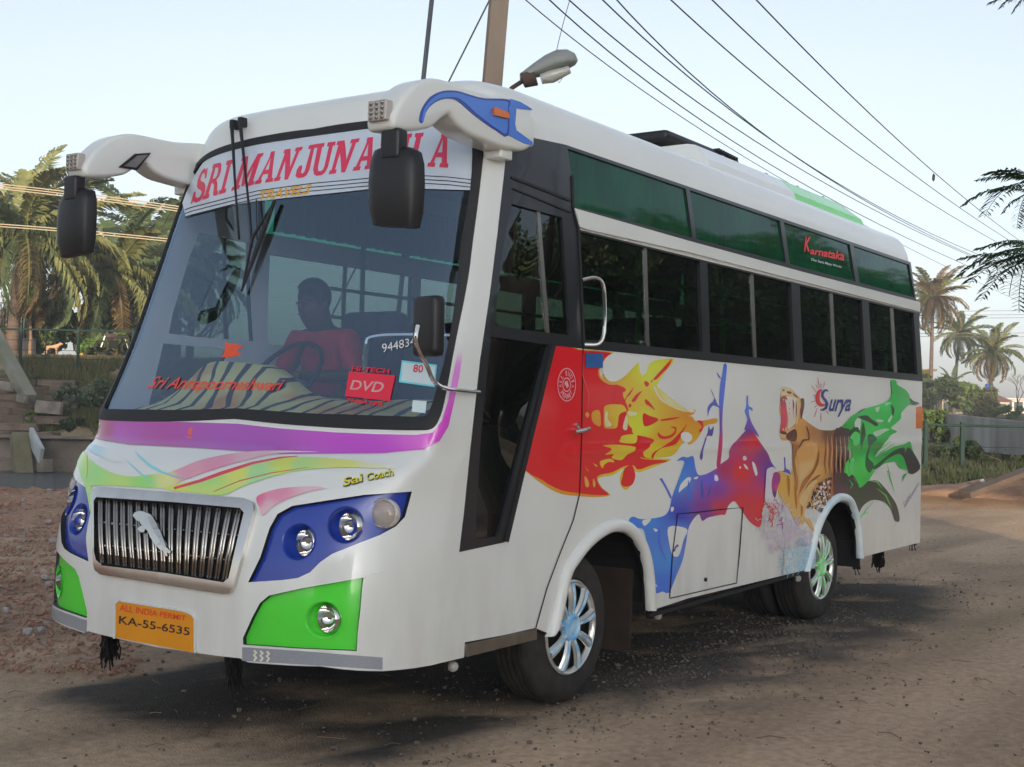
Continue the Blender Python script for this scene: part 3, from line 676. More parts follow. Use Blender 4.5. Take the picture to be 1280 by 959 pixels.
def slab(items, name, m, parent, off):
    Vs, Fs, nb = [], [], 0
    for ch, q in items:
        g = MG[ch]; v, f = cdt([densify(g[0], .2)], [densify(h, .2) for h in g[1:]], None); Vs.append(quadmap(v, q)); Fs.append(f + nb); nb += len(v)
    s, v = sv(np.concatenate(Vs)); return skin(name, s, v, np.concatenate(Fs), off, 0, m, parent, smooth=False)
VIS = tz('228,254 233,240 244,218 253,204 266,194 286,187 330,176 393,164 430,158 470,153 520,150 560,151 582,157 594,168 599,182 595,238 560,237 530,236 465,236 420,241 380,245 317,252 282,258 243,268 232,270')
patch('sun_visor_band', [VIS], [], .0, 0, mat('frosted_film', S(190, 200, 212), .35, vary=.04, coat=1), wind, 8)
def lineset(y0): return stroke(tz(f'231,{y0+27} 239,{y0+24} 282,{y0+13} 323,{y0+3} 389,{y0-6} 467,{y0-13} 532,{y0-15.5} 560,{y0-14} 595,{y0-10}'), 1.1)
patch('visor_stripe', [lineset(235.5), lineset(240.3), lineset(245)], [], .0009, 0, gap, wind, None)
BL = [(236, 257), (262, 246.5), (284, 240.5), (314, 231.5), (330, 228.5), (350, 226), (370, 223), (393, 220.5), (421, 217), (440, 214), (472, 210), (500, 208.5), (535, 208.5), (563, 210)]
TL_ = [(252, 213), (268, 205), (293, 199), (330, 191), (348, 188.5), (378, 183.5), (393, 180.5), (420, 177), (450, 173), (472, 171), (502, 168), (530, 166), (567, 165)]
bx = lambda x: float(np.interp(x, [q[0] for q in BL], [q[1] for q in BL])); tx_ = lambda x: float(np.interp(x, [q[0] for q in TL_], [q[1] for q in TL_]))
lay = [('S', 236, 252, 248, 259), ('R', 251, 267, 266, 278), ('I', 270, 281, 284, 293), ('M', 289, 314, 310, 330), ('A', 318, 341, 329, 349), ('N', 341, 361, 355, 379), ('J', 365, 384, 380, 395), ('U', 388, 407, 398, 418), ('N', 410, 430, 422, 444),
       ('A', 439, 464, 452, 473), ('T', 470, 487, 474, 497), ('H', 492, 513, 502, 521), ('A', 526, 561, 541, 567)]
lay = [('S', 237, 256, 250, 261), ('R', 253, 272, 267, 279), ('I', 272, 283, 283, 293), ('M', 289, 317, 303, 330), ('A', 318, 341, 334, 349), ('N', 342, 362, 356, 379), ('J', 367, 388, 383, 396), ('U', 387, 410, 395, 420), ('N', 411, 434, 422, 450),
       ('A', 441, 466, 452, 474), ('T', 473, 489, 477, 502), ('H', 496, 520, 505, 530), ('A', 534, 560, 545, 567)]
slab([(c, [(a, bx(a)), (b, bx(b)), (d, tx_(d)), (e, tx_(e))]) for c, a, b, e, d in lay], 'title_lettering', mat('crimson_vinyl', S(196, 36, 74), .4, vary=.1, coat=.5), wind, .0012)
letters('travels_lettering', [('TRAVELS', tz('W8 665,645 1075,590 1090,512 675,570'), .02, .25)], mat('amber_vinyl', S(225, 165, 35), .4), wind, .0016)
letters('screen_script', [('Sri Annapoorneshwari', tz('181,490 352,493 356,474 190,470'), .012, .45)], mat('red_vinyl', S(205, 60, 50), .4), wind, -.001)
letters('phone_lettering', [('944834', tz('478,441 519,431 519,421 477,430'), .0)], mat('white_vinyl', (.8, .8, .8), .4), wind, -.001)
patch('dvd_sticker', [tz('DV 85,330 875,400 780,840 10,755')], [], -.002, 0, mat('sticker_red', S(200, 22, 52), .4, coat=.4), wind, None)
letters('dvd_lettering', [('DVD', tz('DV 95,640 650,700 700,520 130,480'), .015, .1)], mat('sticker_grey', S(170, 130, 130), .4), wind, -.0005)
letters('hi_tech_lettering', [('HI-TECH', tz('DV 120,318 770,370 790,290 140,238'), .03)], mat('sticker_red', None), wind, -.001)
letters('theater_lettering', [('THEATER', tz('DV 20,850 660,930 690,870 40,790'), .03)], mat('sticker_red', None), wind, -.001)
patch('rate_sticker', [tz('L6 735,240 1088,285 1065,510 705,460')], [], -.003, 0, mat('sticker_cyan', S(110, 205, 215), .4), wind, None)
patch('sticker_panel', [tz('L6 745,262 1070,300 1050,490 730,445')], [], -.0025, 0, mat('sticker_white', S(205, 222, 225), .4), wind, None)
letters('rate_lettering', [('80', tz('L6 845,360 945,368 955,290 858,280'), .02)], mat('sticker_red', None), wind, -.0015)
patch('paper_sticker', [tz('L6 845,638 985,650 972,770 835,755')], [], -.003, 0, mat('sticker_white', None), wind, None)
patch('red_arrow_sticker', [tz('D3 625,590 640,560 645,500 660,520 705,520 735,535 700,550 725,575 690,580 660,590 640,585')], [], -.003, 0, mat('sticker_orange', S(225, 80, 40), .4), wind, None)
# brand lettering below the screen
letters('coach_lettering', [('Sai', tz('N6 597,200 705,172 695,130 600,158'), .03, .1), ('Coach', tz('N6 718,170 853,142 843,105 715,135'), .03, .1)], mat('lettering_black', (.02, .02, .02), .4), bus, .0045)
letters('coach_lettering', [('Sai', tz('N6 594,195 700,167 690,127 597,153'), .005, .1), ('Coach', tz('N6 715,166 850,138 840,102 712,131'), .005, .1)], mat('lettering_yellow', S(215, 205, 40), .4), bus, .0052)

# ---- wheels
def wheel(x, yface, sgn, r, paint, dual=False, zc=.385):
    w = empty('wheel', (x, yface, zc), 0, bus); d = -sgn            # outward is d along y (near side: -1)
    bm = bmesh.new(); T = .215
    prof = [(.235, .02), (.25, -.012), (.29, -.016), (r - .05, -.010), (r - .018, .008), (r - .004, .03)]
    for k in range(5): a = .04 + k * .034; prof += [(r, a), (r, a + .022), (r - .012, a + .024), (r - .012, a + .032)]
    prof += [(r - .004, T - .02), (r - .05, T + .01), (.25, T)]
    a_lathe(bm, [(a, -d * b) for a, b in prof], axis='y', n=72)
    bmobj('tyre', bm, M_tyre, w, 30)
    bm = bmesh.new(); a_lathe(bm, [(a, -d * b) for a, b in ((.236, .0), (.236, .05), (.19, .07), (.05, .06), (.001, .06))], axis='y', n=48); bmobj('rim', bm, M_dark, w, 40)
    bm = bmesh.new(); a_lathe(bm, [(a, d * b) for a, b in ((.240, .0), (.242, .010), (.232, .018), (.218, .010), (.214, -.01))], axis='y', n=64); bmobj('rim_ring', bm, M_wheelw, w, 60)
    nsp = 9
    bm = bmesh.new(); a_lathe(bm, [(a, d * b) for a, b in ((.075, -.005), (.072, .022), (.055, .030), (.045, .018), (.02, .016), (.001, .016))], axis='y', n=32)
    bmobj('hub_cap', bm, paint, w, 40)
    sp = None; pn = None
    for k in range(nsp):
        a = 2 * math.pi * k / nsp + .2; ca, sa = math.cos(a), math.sin(a)
        if sp is None:
            def spoke_mesh(hw0, hw1, lift, name, mm):
                bm = bmesh.new(); R0, R1 = .06, .225; rows = []
                for j in range(7):
                    t = j / 6; rr = R0 + (R1 - R0) * t; hw = hw0 + (hw1 - hw0) * t ** 1.5; l = lift + .012 * math.sin(math.pi * t); row = []
                    for u_, h_ in ((-1, -.014), (-.75, 0), (-.15, .004), (0, -.003), (.15, .004), (.75, 0), (1, -.014)):
                        row.append(bm.verts.new((rr, d * (l + h_), u_ * hw)))
                    rows.append(row)
                for r0, r1 in zip(rows, rows[1:]):
                    for i in range(6): bm.faces.new((r0[i], r0[i + 1], r1[i + 1], r1[i]))
                bmesh.ops.recalc_face_normals(bm, faces=bm.faces); me = bpy.data.meshes.new(name); bm.to_mesh(me); bm.free(); me.materials.append(mm); me.shade_smooth(); return me
            sp = spoke_mesh(.020, .034, .012, 'spoke', M_wheelw); pn = spoke_mesh(.006, .014, .020, 'spoke_paint', paint)
        for me in (sp, pn):
            o = link(me.name, me, None, w); o.rotation_euler = (0, -a, 0)
            if me is pn: o.rotation_euler = (0, -a + .04, 0)
    if dual:
        bm = bmesh.new(); a_lathe(bm, [(a, -d * (b + .26)) for a, b in prof], axis='y', n=48); bmobj('inner_tyre', bm, M_tyre, w, 30)
    return w
PB = mat('blue_painted_hub', S(70, 150, 205), .35, color2=S(180, 205, 215), scale=18, coat=.4); PG = mat('green_painted_hub', S(70, 180, 60), .35, color2=S(180, 205, 190), scale=18, coat=.4)
YF = -W2 + .06
wheel(1.455, YF, 1, .387, PB); wheel(1.455, -YF, -1, .387, PB); wheel(4.94, YF, 1, .387, PG, True); wheel(4.94, -YF, -1, .387, PG, True)
# wells, chassis, mud flaps, little things under the skirt
def well(x0, x1, sg):
    bm = bmesh.new(); n = 14; xm, h = (x0 + x1) / 2, (x1 - x0) / 2
    y0, y1 = sg * (W2 - .028), sg * (W2 - .62); ra = []; rb = []
    for i in range(n + 1):
        a = math.pi * i / n; p = (xm - h * math.cos(a), .42 + .50 * math.sin(a) ** .8); ra.append(bm.verts.new((p[0], y0, p[1]))); rb.append(bm.verts.new((p[0], y1, p[1])))
    for i in range(n): bm.faces.new((ra[i], ra[i + 1], rb[i + 1], rb[i]))
    bm.faces.new(rb); bmobj('wheel_well', bm, M_dark, bus)
for sg in (-1, 1): well(.98, 2.24, sg); well(4.42, 5.68, sg)
box('chassis', (3.6, 0, .50), (6.6, .85, .16), M_dark, bus)
box('cabin_floor', (3.75, 0, .94), (6.7, 2.0, .05), M_dark, bus)
box('axle', (1.48, 0, .40), (.10, 1.9, .10), M_dark, bus); box('rear_axle', (4.94, 0, .40), (.16, 1.7, .16), M_dark, bus)
box('mud_flap', (2.18, -.86, .38), (.012, .34, .46), mat('brown_mud_flap', (.045, .03, .022), .9, vary=.4), bus, ry=.05); box('mud_flap', (2.18, .86, .38), (.012, .34, .46), mat('brown_mud_flap', None), bus, ry=.05)
box('rear_mud_flap', (5.66, -.95, .42), (.012, .34, .20), M_rubber, bus); box('rear_mud_flap', (5.66, .95, .42), (.012, .34, .20), M_rubber, bus)
for px in ((566, 833), (822, 769.5), (997, 723)):
    p = on(1, -1.08, *px); bm = bmesh.new(); bmesh.ops.create_icosphere(bm, subdivisions=2, radius=.026, matrix=Matrix.Translation(p)); o = bmobj('marker_lamp', bm, mat('frosted_lamp', (.45, .45, .43), .4), bus, True)
    box('marker_bracket', (p[0] - .03, p[1] + .03, p[2] + .03), (.04, .04, .09), M_dark, bus)
def tassel(px, top, ln, y=None, x=None, w=.05):
    t = on(0, x, px, top) if x is not None else on(1, y, px, top)
    bm = bmesh.new(); r = random.Random(int(px))
    for i in range(70):
        a, b = r.uniform(-w, w), r.uniform(-w, w); l = ln * r.uniform(.8, 1.0) + (.05 if r.random() < .05 else 0)
        pts = [(t[0] + a * .8 + r.gauss(0, .004) * k, t[1] + b * .8 + r.gauss(0, .004) * k, t[2] + .04 - (l + .04) * k / 3) for k in range(4)]; a_tube(bm, pts, .0045, 3)
    bmobj('fibre_tassel', bm, M_rubber, bus)
tassel(137, 792, .13, x=-.16, w=.035); tassel(291, 823, .13, x=-.16, w=.035); tassel(1098, 692, .12, y=-.95, w=.05); tassel(1071, 702, .06, y=-1.05, w=.02); tassel(1141, 676, .04, y=-1.05, w=.02)
patch('side_reflector', [tz('K 1028,312 1064,312 1062,437 1027,436')], [], .005, .005, M_orange, bus, 5)
patch('blue_sticker', [tz('F 566,12 738,16 735,160 565,156')], [], .0085, .001, mat('sticker_blue', S(36, 82, 140), .3, vary=.2, scale=8, coat=.5), bus, 6)

# ---- rear-view mirror horns
def prism(name, pts_xz, y0, y1, m, parent, bev=.03):
    bm = bmesh.new(); a = [bm.verts.new((p[0], y0, p[1])) for p in pts_xz]; f = bm.faces.new(a)
    r = bmesh.ops.extrude_face_region(bm, geom=[f]); vs_ = [g for g in r['geom'] if isinstance(g, bmesh.types.BMVert)]
    for v in vs_: v.co.y = y1
    bmesh.ops.recalc_face_normals(bm, faces=bm.faces)
    if bev:
        es = [e for e in bm.edges if abs(e.verts[0].co.y - e.verts[1].co.y) < 1e-6]
        bmesh.ops.bevel(bm, geom=es, offset=bev, segments=4, profile=.5, affect='EDGES', clamp_overlap=True)
    return bmobj(name, bm, m, parent, 45)
YO = -1.15
HORN = close_smooth(tz('Z2 446,368 450,330 478,275 510,232 560,180 620,152 690,153 800,190 900,222 1000,240 1060,252 1110,275 1140,300 1144,400 1143,488 1100,515 1060,510 1000,500 900,462 830,430 770,380 735,335 700,350 660,385 630,402 570,412 520,415 460,405'), 3)
hx = [tuple(on(1, YO, *q)[[0, 2]]) for q in HORN]
def decal_xz(name, pts, y, m, parent, sm=True, th=.003):
    q = close_smooth(tz(pts), 3) if sm else tz(pts); q = [tuple(on(1, YO, *p)[[0, 2]]) for p in q]
    v, f = cdt([q], [], None); n = len(v); bm = bmesh.new(); V = [bm.verts.new((a, y, b)) for a, b in v]
    for t in f: bm.faces.new([V[i] for i in t])
    r = bmesh.ops.extrude_face_region(bm, geom=bm.faces[:]); 
    for g in r['geom']:
        if isinstance(g, bmesh.types.BMVert): g.co.y += (th if y > 0 else -th)
    return bmobj(name, bm, m, parent)
for sg in (1, -1):
    ys = 0 if sg > 0 else .05; xs = 0 if sg > 0 else .09
    h = prism('mirror_horn', [(a + xs * min(1, max(0, (.75 - a) / .5)), b) for a, b in hx], sg * (YO + ys), sg * (YO + .15 + ys), M_body, bus, .032)
    yy = sg * (YO + ys)
    for p_, m_ in (('Z2 578,372 575,350 590,300 630,245 690,216 760,215 830,235 900,252 1022,258 1024,300 1018,440 960,415 900,375 840,330 790,285 750,258 700,255 650,275 615,310 598,350 590,376', M_blue), ('Z2 598,350 612,306 648,268 700,248 760,250 800,275 850,322 910,370 965,408 1010,425 1014,300 1008,268 900,262 830,245 760,225 690,226 640,252 600,300 588,345 586,368 593,370', M_bluelt)):
        decal_xz('horn_stripe', p_, yy, m_, h, True, .003 if m_ is M_blue else .005)
    decal_xz('horn_stripe', 'Z2 1030,255 1080,270 1130,300 1142,312 1060,303 1054,380 1060,412 1140,470 1142,488 1100,478 1022,438', yy, M_bluelt, h, False)
    decal_xz('amber_marker', 'Z2 936,303 945,299 1010,325 1015,345 1010,354 940,338', yy, M_orange, h, False, .016)
    # row of small reflectors on the nose
    p = on(1, YO, *tz('Z2 462,312')[0]); p = p + [xs, 0, 0]; q = box('reflector_block', (p[0] - .02, sg * (YO + .07 + ys), p[2]), (.045, .10, .085), mat('reflector_grey', S(150, 145, 140), .25, 0.), h, bev=.006)
    for i in range(3):
        for j in range(4):
            bm = bmesh.new(); bmesh.ops.create_icosphere(bm, subdivisions=1, radius=.0105, matrix=Matrix.Translation((p[0] - .043, sg * (YO + .07 + ys) + (i - 1) * .03, p[2] - .03 + j * .02))); bmobj('reflector_bead', bm, M_alu, q, True)
    a = on(1, YO, *tz('Z2 1010,500')[0]); box('horn_bracket', (a[0] + .05, sg * (YO + .09), a[2] - .01), (.10, .12, .06), M_body, h, bev=.01)
    a = on(1, YO, 640, 150); box('horn_root', (a[0] + .12, sg * (YO + .12), a[2] + .0), (.30, .14, .15), M_body, h, bev=.02)
    # mirror housing hung from the nose
    mx, mz = (-.05, 2.415) if sg > 0 else (0.0, 2.415); my = -1.115 if sg > 0 else -1.045
    # lofted shell, back to the road
    bm = bmesh.new(); prof = [(-.205, .085, .02), (-.20, .112, .045), (-.12, .128, .062), (0, .133, .068), (.10, .128, .06), (.155, .112, .045), (.175, .07, .03)]
    rings = []
    for zz, hw, dp in [(a * .88, b * (1 if sg > 0 else .95), c) for a, b, c in prof]:
        ring = []
        for k in range(16):
            t = 2 * math.pi * k / 16; ct, st = math.cos(t), math.sin(t); X = -abs(ct) ** .7 * dp * (1 if ct > 0 else 0) + (.02 if ct <= 0 else 0); Yv = math.copysign(abs(st) ** .6, st) * hw
            ring.append(bm.verts.new((mx + X, sg * (my) + Yv, mz + zz + Yv * .10 * sg)))
        rings.append(ring)
    for r0, r1 in zip(rings, rings[1:]):
        for k in range(16): bm.faces.new((r0[k], r0[(k + 1) % 16], r1[(k + 1) % 16], r1[k]))
    bm.faces.new(rings[0]); bm.faces.new(rings[-1])
    mh = bmobj('hanging_mirror', bm, M_plastic, h, 50)
    box('mirror_neck', (mx - .025, sg * (my), mz + .16), (.07, .10, .13), M_plastic, mh if False else h, bev=.02)
    box('mirror_glass', (mx + .023, sg * my, mz - .01), (.004, .20, .28), M_chrome, h)
# recess on the inner face of the far horn
def inner(pts, y, m, name, th=.004, sm=False):
    q = [tuple(on(1, y, *p)[[0, 2]]) for p in tz(pts)]; return prism(name, q, y + .004, y - th, m, farh, 0)
farh = [o for o in bus.children if o.name.startswith('mirror_horn')][-1]
yi = -YO - .20
inner('Z1 350,597 432,530 510,525 440,612', yi, M_rubber, 'horn_vent_rim', .010)
inner('Z1 375,592 438,540 492,535 432,600', yi, M_alu, 'horn_vent', .014)
# lower near mirror on a chrome arm
bm = bmesh.new(); p = on(1, -1.22, 536, 408); a_box(bm, p, (.07, .155, .255), rz=-.25, bev=.03); bmobj('door_mirror', bm, M_plastic, bus, 50)
pth = [on(1, -1.26, 534, 408) + np.array([-.06, 0, 0]), on(1, -1.26, 531, 430) + np.array([-.055, 0, 0]), on(1, -1.24, 534, 458), on(1, -1.22, 543, 477), on(1, -1.19, 560, 486), on(1, -1.15, 599, 490)]
tube('mirror_arm', smooth_path(pth, 5), [.009] * 26, M_chrome, bus)
# grab bar and door handle
def side(px, py, o): p, n = px_at(px, py, 0); return p + np.array([0, -o, 0])
tube('grab_handle', smooth_path([side(727, 350, .005), side(734, 348, .05), side(740, 358, .065), side(742, 390, .065), side(741, 418, .065), side(737, 430, .05), side(729, 431, .005)], 5), .011, M_chrome, bus)
hd = tube('door_handle', [side(*tz('F 418,798')[0], .03), side(*tz('F 490,785')[0], .034), side(*tz('F 562,765')[0], .03)], .011, M_chrome, bus)
tube('handle_stem', [side(*tz('F 480,785')[0], .0), side(*tz('F 480,775')[0], .035)], .010, M_chrome, hd)
tube('handle_lock', [side(*tz('F 480,735')[0], .0), side(*tz('F 482,735')[0], .012)], .013, M_chrome, hd)

# ---- wipers
wp = []
for piv, bend, end in (((298, 160), (302, 240), (306, 303)), ((308, 157), (316, 235), (321, 293))):
    a, n = px_at(*piv, .05); b, n2 = px_at(*bend, .045); c, n3 = px_at(*end, .04)
    w = tube('wiper_arm', [a, a * .75 + b * .25, b, c], [.012, .009, .006, .006], M_rubber, bus); wp.append(w)
    box('wiper_pivot', tuple(px_at(*piv, .03)[0]), (.05, .03, .05), M_rubber, w, bev=.008)
pa, pb, pm = px_at(347, 253, .022)[0], px_at(305, 366, .018)[0], px_at(322, 300, .035)[0]
w = tube('wiper_blade', [pa, pa * .6 + pb * .4, pb], [.010, .016, .006], M_rubber, bus, 6)
tube('wiper_carrier', [pa, pm, pb], [.004, .010, .004], M_plastic, w, 6)
tube('aerial_wire', [px_at(321, 250, .004)[0], px_at(322, 300, .004)[0]], .003, M_rubber, bus)

# ---- roof: fairing with green tail, dark hatch rim, studs
ROOFZ = 3.10
def fair(x0, x1, m, name, nose=0, tail=0):
    prof = [(-.92, -.03), (-.90, .03), (-.78, .142), (-.72, .156), (.72, .156), (.78, .142), (.90, .03), (.92, -.03)]
    bm = bmesh.new(); r = []
    for x, sh in ((x0 + 0, 0), (x1, 1)):
        ring = []
        for y, z in prof:
            xx = x + (nose * max(z, 0) if sh == 0 else -tail * max(z, 0)); ring.append(bm.verts.new((xx, y, ROOFZ + z)))
        r.append(ring)
    for k in range(len(prof) - 1): bm.faces.new((r[0][k], r[0][k + 1], r[1][k + 1], r[1][k]))
    bm.faces.new(r[0]); bm.faces.new(r[1]); return bmobj(name, bm, m, bus, 25)
f1 = fair(3.3, 4.75, M_body, 'roof_fairing', .5); fair(4.751, 6.25, M_green, 'fairing_tail', 0, 1.6)
for x in (3.95, 4.9 - .2, 5.3, 5.85):
    bm = bmesh.new(); a_lathe(bm, [(.018, 0), (.018, .02), (.008, .03), (.001, .03)], (x, -.70, 3.254), 'z', 10); bmobj('roof_stud', bm, M_alu, bus, 40)
bm = bmesh.new(); a_box(bm, (3.95, -.12, 3.335), (1.15, .9, .075), bev=.034); bmobj('roof_hatch', bm, M_plastic, bus, 40)
for i in range(9):
    a = i / 8; box('hatch_rib', (4.15 + .30 * a, -.56, 3.37 - .012 * a), (.02, .05, .02), M_plastic, bus)

# ---- inside
box('dashboard', (.66, 0, 1.20), (.62, 2.05, .42), M_inter, bus, bev=.05)
tg = bpy.data.materials.new('tiger_print_cloth'); tg.use_nodes = True; nt = tg.node_tree; N = nt.nodes; L = nt.links
tc = N.new('ShaderNodeTexCoord'); wv = N.new('ShaderNodeTexWave'); wv.inputs['Scale'].default_value = 2.6; wv.inputs['Distortion'].default_value = 7; wv.inputs['Detail'].default_value = 2; wv.inputs['Detail Scale'].default_value = .9
wv.bands_direction = 'Y'; L.new(tc.outputs['Object'], wv.inputs['Vector'])
cr = N.new('ShaderNodeValToRGB'); cr.color_ramp.elements[0].position = .12; cr.color_ramp.elements[0].color = (.03, .03, .04, 1); cr.color_ramp.elements[1].position = .26; cr.color_ramp.elements[1].color = (.86, .74, .26, 1)
L.new(wv.outputs['Fac'], cr.inputs[0]); nz = N.new('ShaderNodeTexNoise'); nz.inputs['Scale'].default_value = 2.2; L.new(tc.outputs['Object'], nz.inputs['Vector']); mo_ = N.new('ShaderNodeMapRange'); mo_.inputs[1].default_value = .5; mo_.inputs[2].default_value = .62; L.new(nz.outputs['Fac'], mo_.inputs[0]); mc_ = N.new('ShaderNodeMix'); mc_.data_type = 'RGBA'; mc_.blend_type = 'MULTIPLY'; mc_.inputs[7].default_value = (1, .52, .35, 1); L.new(mo_.outputs[0], mc_.inputs['Factor']); L.new(cr.outputs[0], mc_.inputs[6]); L.new(mc_.outputs[2], N['Principled BSDF'].inputs['Base Color']); N['Principled BSDF'].inputs['Roughness'].default_value = .9
# cloth: front sheet along the glass foot, plus the hump over the instrument binnacle
vts, fc = [], []; ny, nx = 41, 10
for i in range(ny):
    y = -.98 + 1.96 * i / (ny - 1)
    for j in range(nx):
        t = j / (nx - 1); x = .27 + .06 * abs(y) ** 3 + .55 * t; hump = .19 * math.exp(-((y - .50) / .40) ** 4) * min(1, max(0, (t - .25) / .3))
        z = 1.445 + .075 * min(1, t / .5) + .008 * math.sin(9 * y + 3 * t) + hump - (.10 * max(0, t - .8) / .2); vts.append((x, y, z))
for i in range(ny - 1):
    for j in range(nx - 1): fc.append((i * nx + j, (i + 1) * nx + j, (i + 1) * nx + j + 1, i * nx + j + 1))
cl = mesh('tiger_print_cloth', vts, fc, tg, None, True); tag(cl, 'yellow and black tiger-striped cloth spread over the dashboard behind the windscreen', 'cloth')
bm = bmesh.new()
cw = Vector((.98, .50, 1.66)); tilt = Matrix.Translation(cw) @ Matrix.Rotation(R_(-52), 4, 'Y')
N1, N2 = 40, 8; rings = []
for i in range(N1):
    a = 2 * math.pi * i / N1; ring = []
    for k in range(N2):
        b = 2 * math.pi * k / N2; rr = .225 + .014 * math.cos(b); ring.append(bm.verts.new(tilt @ Vector((rr * math.cos(a), rr * math.sin(a), .014 * math.sin(b)))))
    rings.append(ring)
for i in range(N1):
    for k in range(N2): bm.faces.new((rings[i][k], rings[i][(k + 1) % N2], rings[(i + 1) % N1][(k + 1) % N2], rings[(i + 1) % N1][k]))
for a in (0, 2.1, 4.2): a_tube(bm, [tilt @ Vector((0, 0, -.02)), tilt @ Vector((.22 * math.cos(a), .22 * math.sin(a), 0))], .011, 6)
a_tube(bm, [cw, cw + Vector((-.22, 0, -.35))], .03, 8)
bmobj('steering_wheel', bm, M_rubber, bus, True)
def seat(x, y, m=M_seat):
    bm = bmesh.new(); a_box(bm, (x, y, 1.32), (.46, .44, .13), bev=.04); s = bmobj('seat_cushion', bm, m, bus, 40)
    bm = bmesh.new(); a_box(bm, (x + .25, y, 1.70), (.13, .44, .72), bev=.05, ry=.16); bmobj('seat_back', bm, m, s, 40)
    box('seat_stand', (x, y, 1.11), (.30, .30, .30), M_dark, s)
seat(1.42, .50)
for i in range(6):
    for y in (-.80, -.34, .48, .86)[:4]: seat(2.35 + i * .76, y)
for z in (2.06, 2.24):
    for sg in (1, -1): tube('window_rail', [(1.7, sg * 1.05, z), (7.0, sg * 1.05, z)], .012, M_rail, bus, 6)
for i in range(5):
    for sg in (1, -1): tube('window_post_inner', [(2.2 + i * 1.1, sg * 1.03, 1.85), (2.2 + i * 1.1, sg * 1.03, 2.85)], .018, M_rail, bus, 6)
box('ceiling_lining', (4.2, 0, 2.98), (5.6, 2.0, .02), M_inter, bus)
bm = bmesh.new()       # pleated curtain behind the roof-edge glass
for sg in (1, -1):
    n = 420; prev = None
    for i in range(n):
        x = 1.35 + 5.3 * i / (n - 1); y = sg * (1.00 + .018 * math.sin(i * .85) + .006 * math.sin(i * .33)); a = bm.verts.new((x, y, 2.53)); b = bm.verts.new((x, y - sg * .02, 2.84))
        if prev: bm.faces.new((prev[0], a, b, prev[1]))
        prev = (a, b)
bmobj('pleated_curtain', bm, mat('curtain_cloth', (.06, .20, .12), .9), bus, True)
box('partition', (1.95, .62, 1.45), (.03, .9, .9), M_inter, bus)
tube('hand_rail', smooth_path([(.95, -.10, 1.50), (.95, -.10, 1.78), (.97, -.16, 1.86), (1.05, -.60, 1.86)], 5), .016, M_chrome, bus)

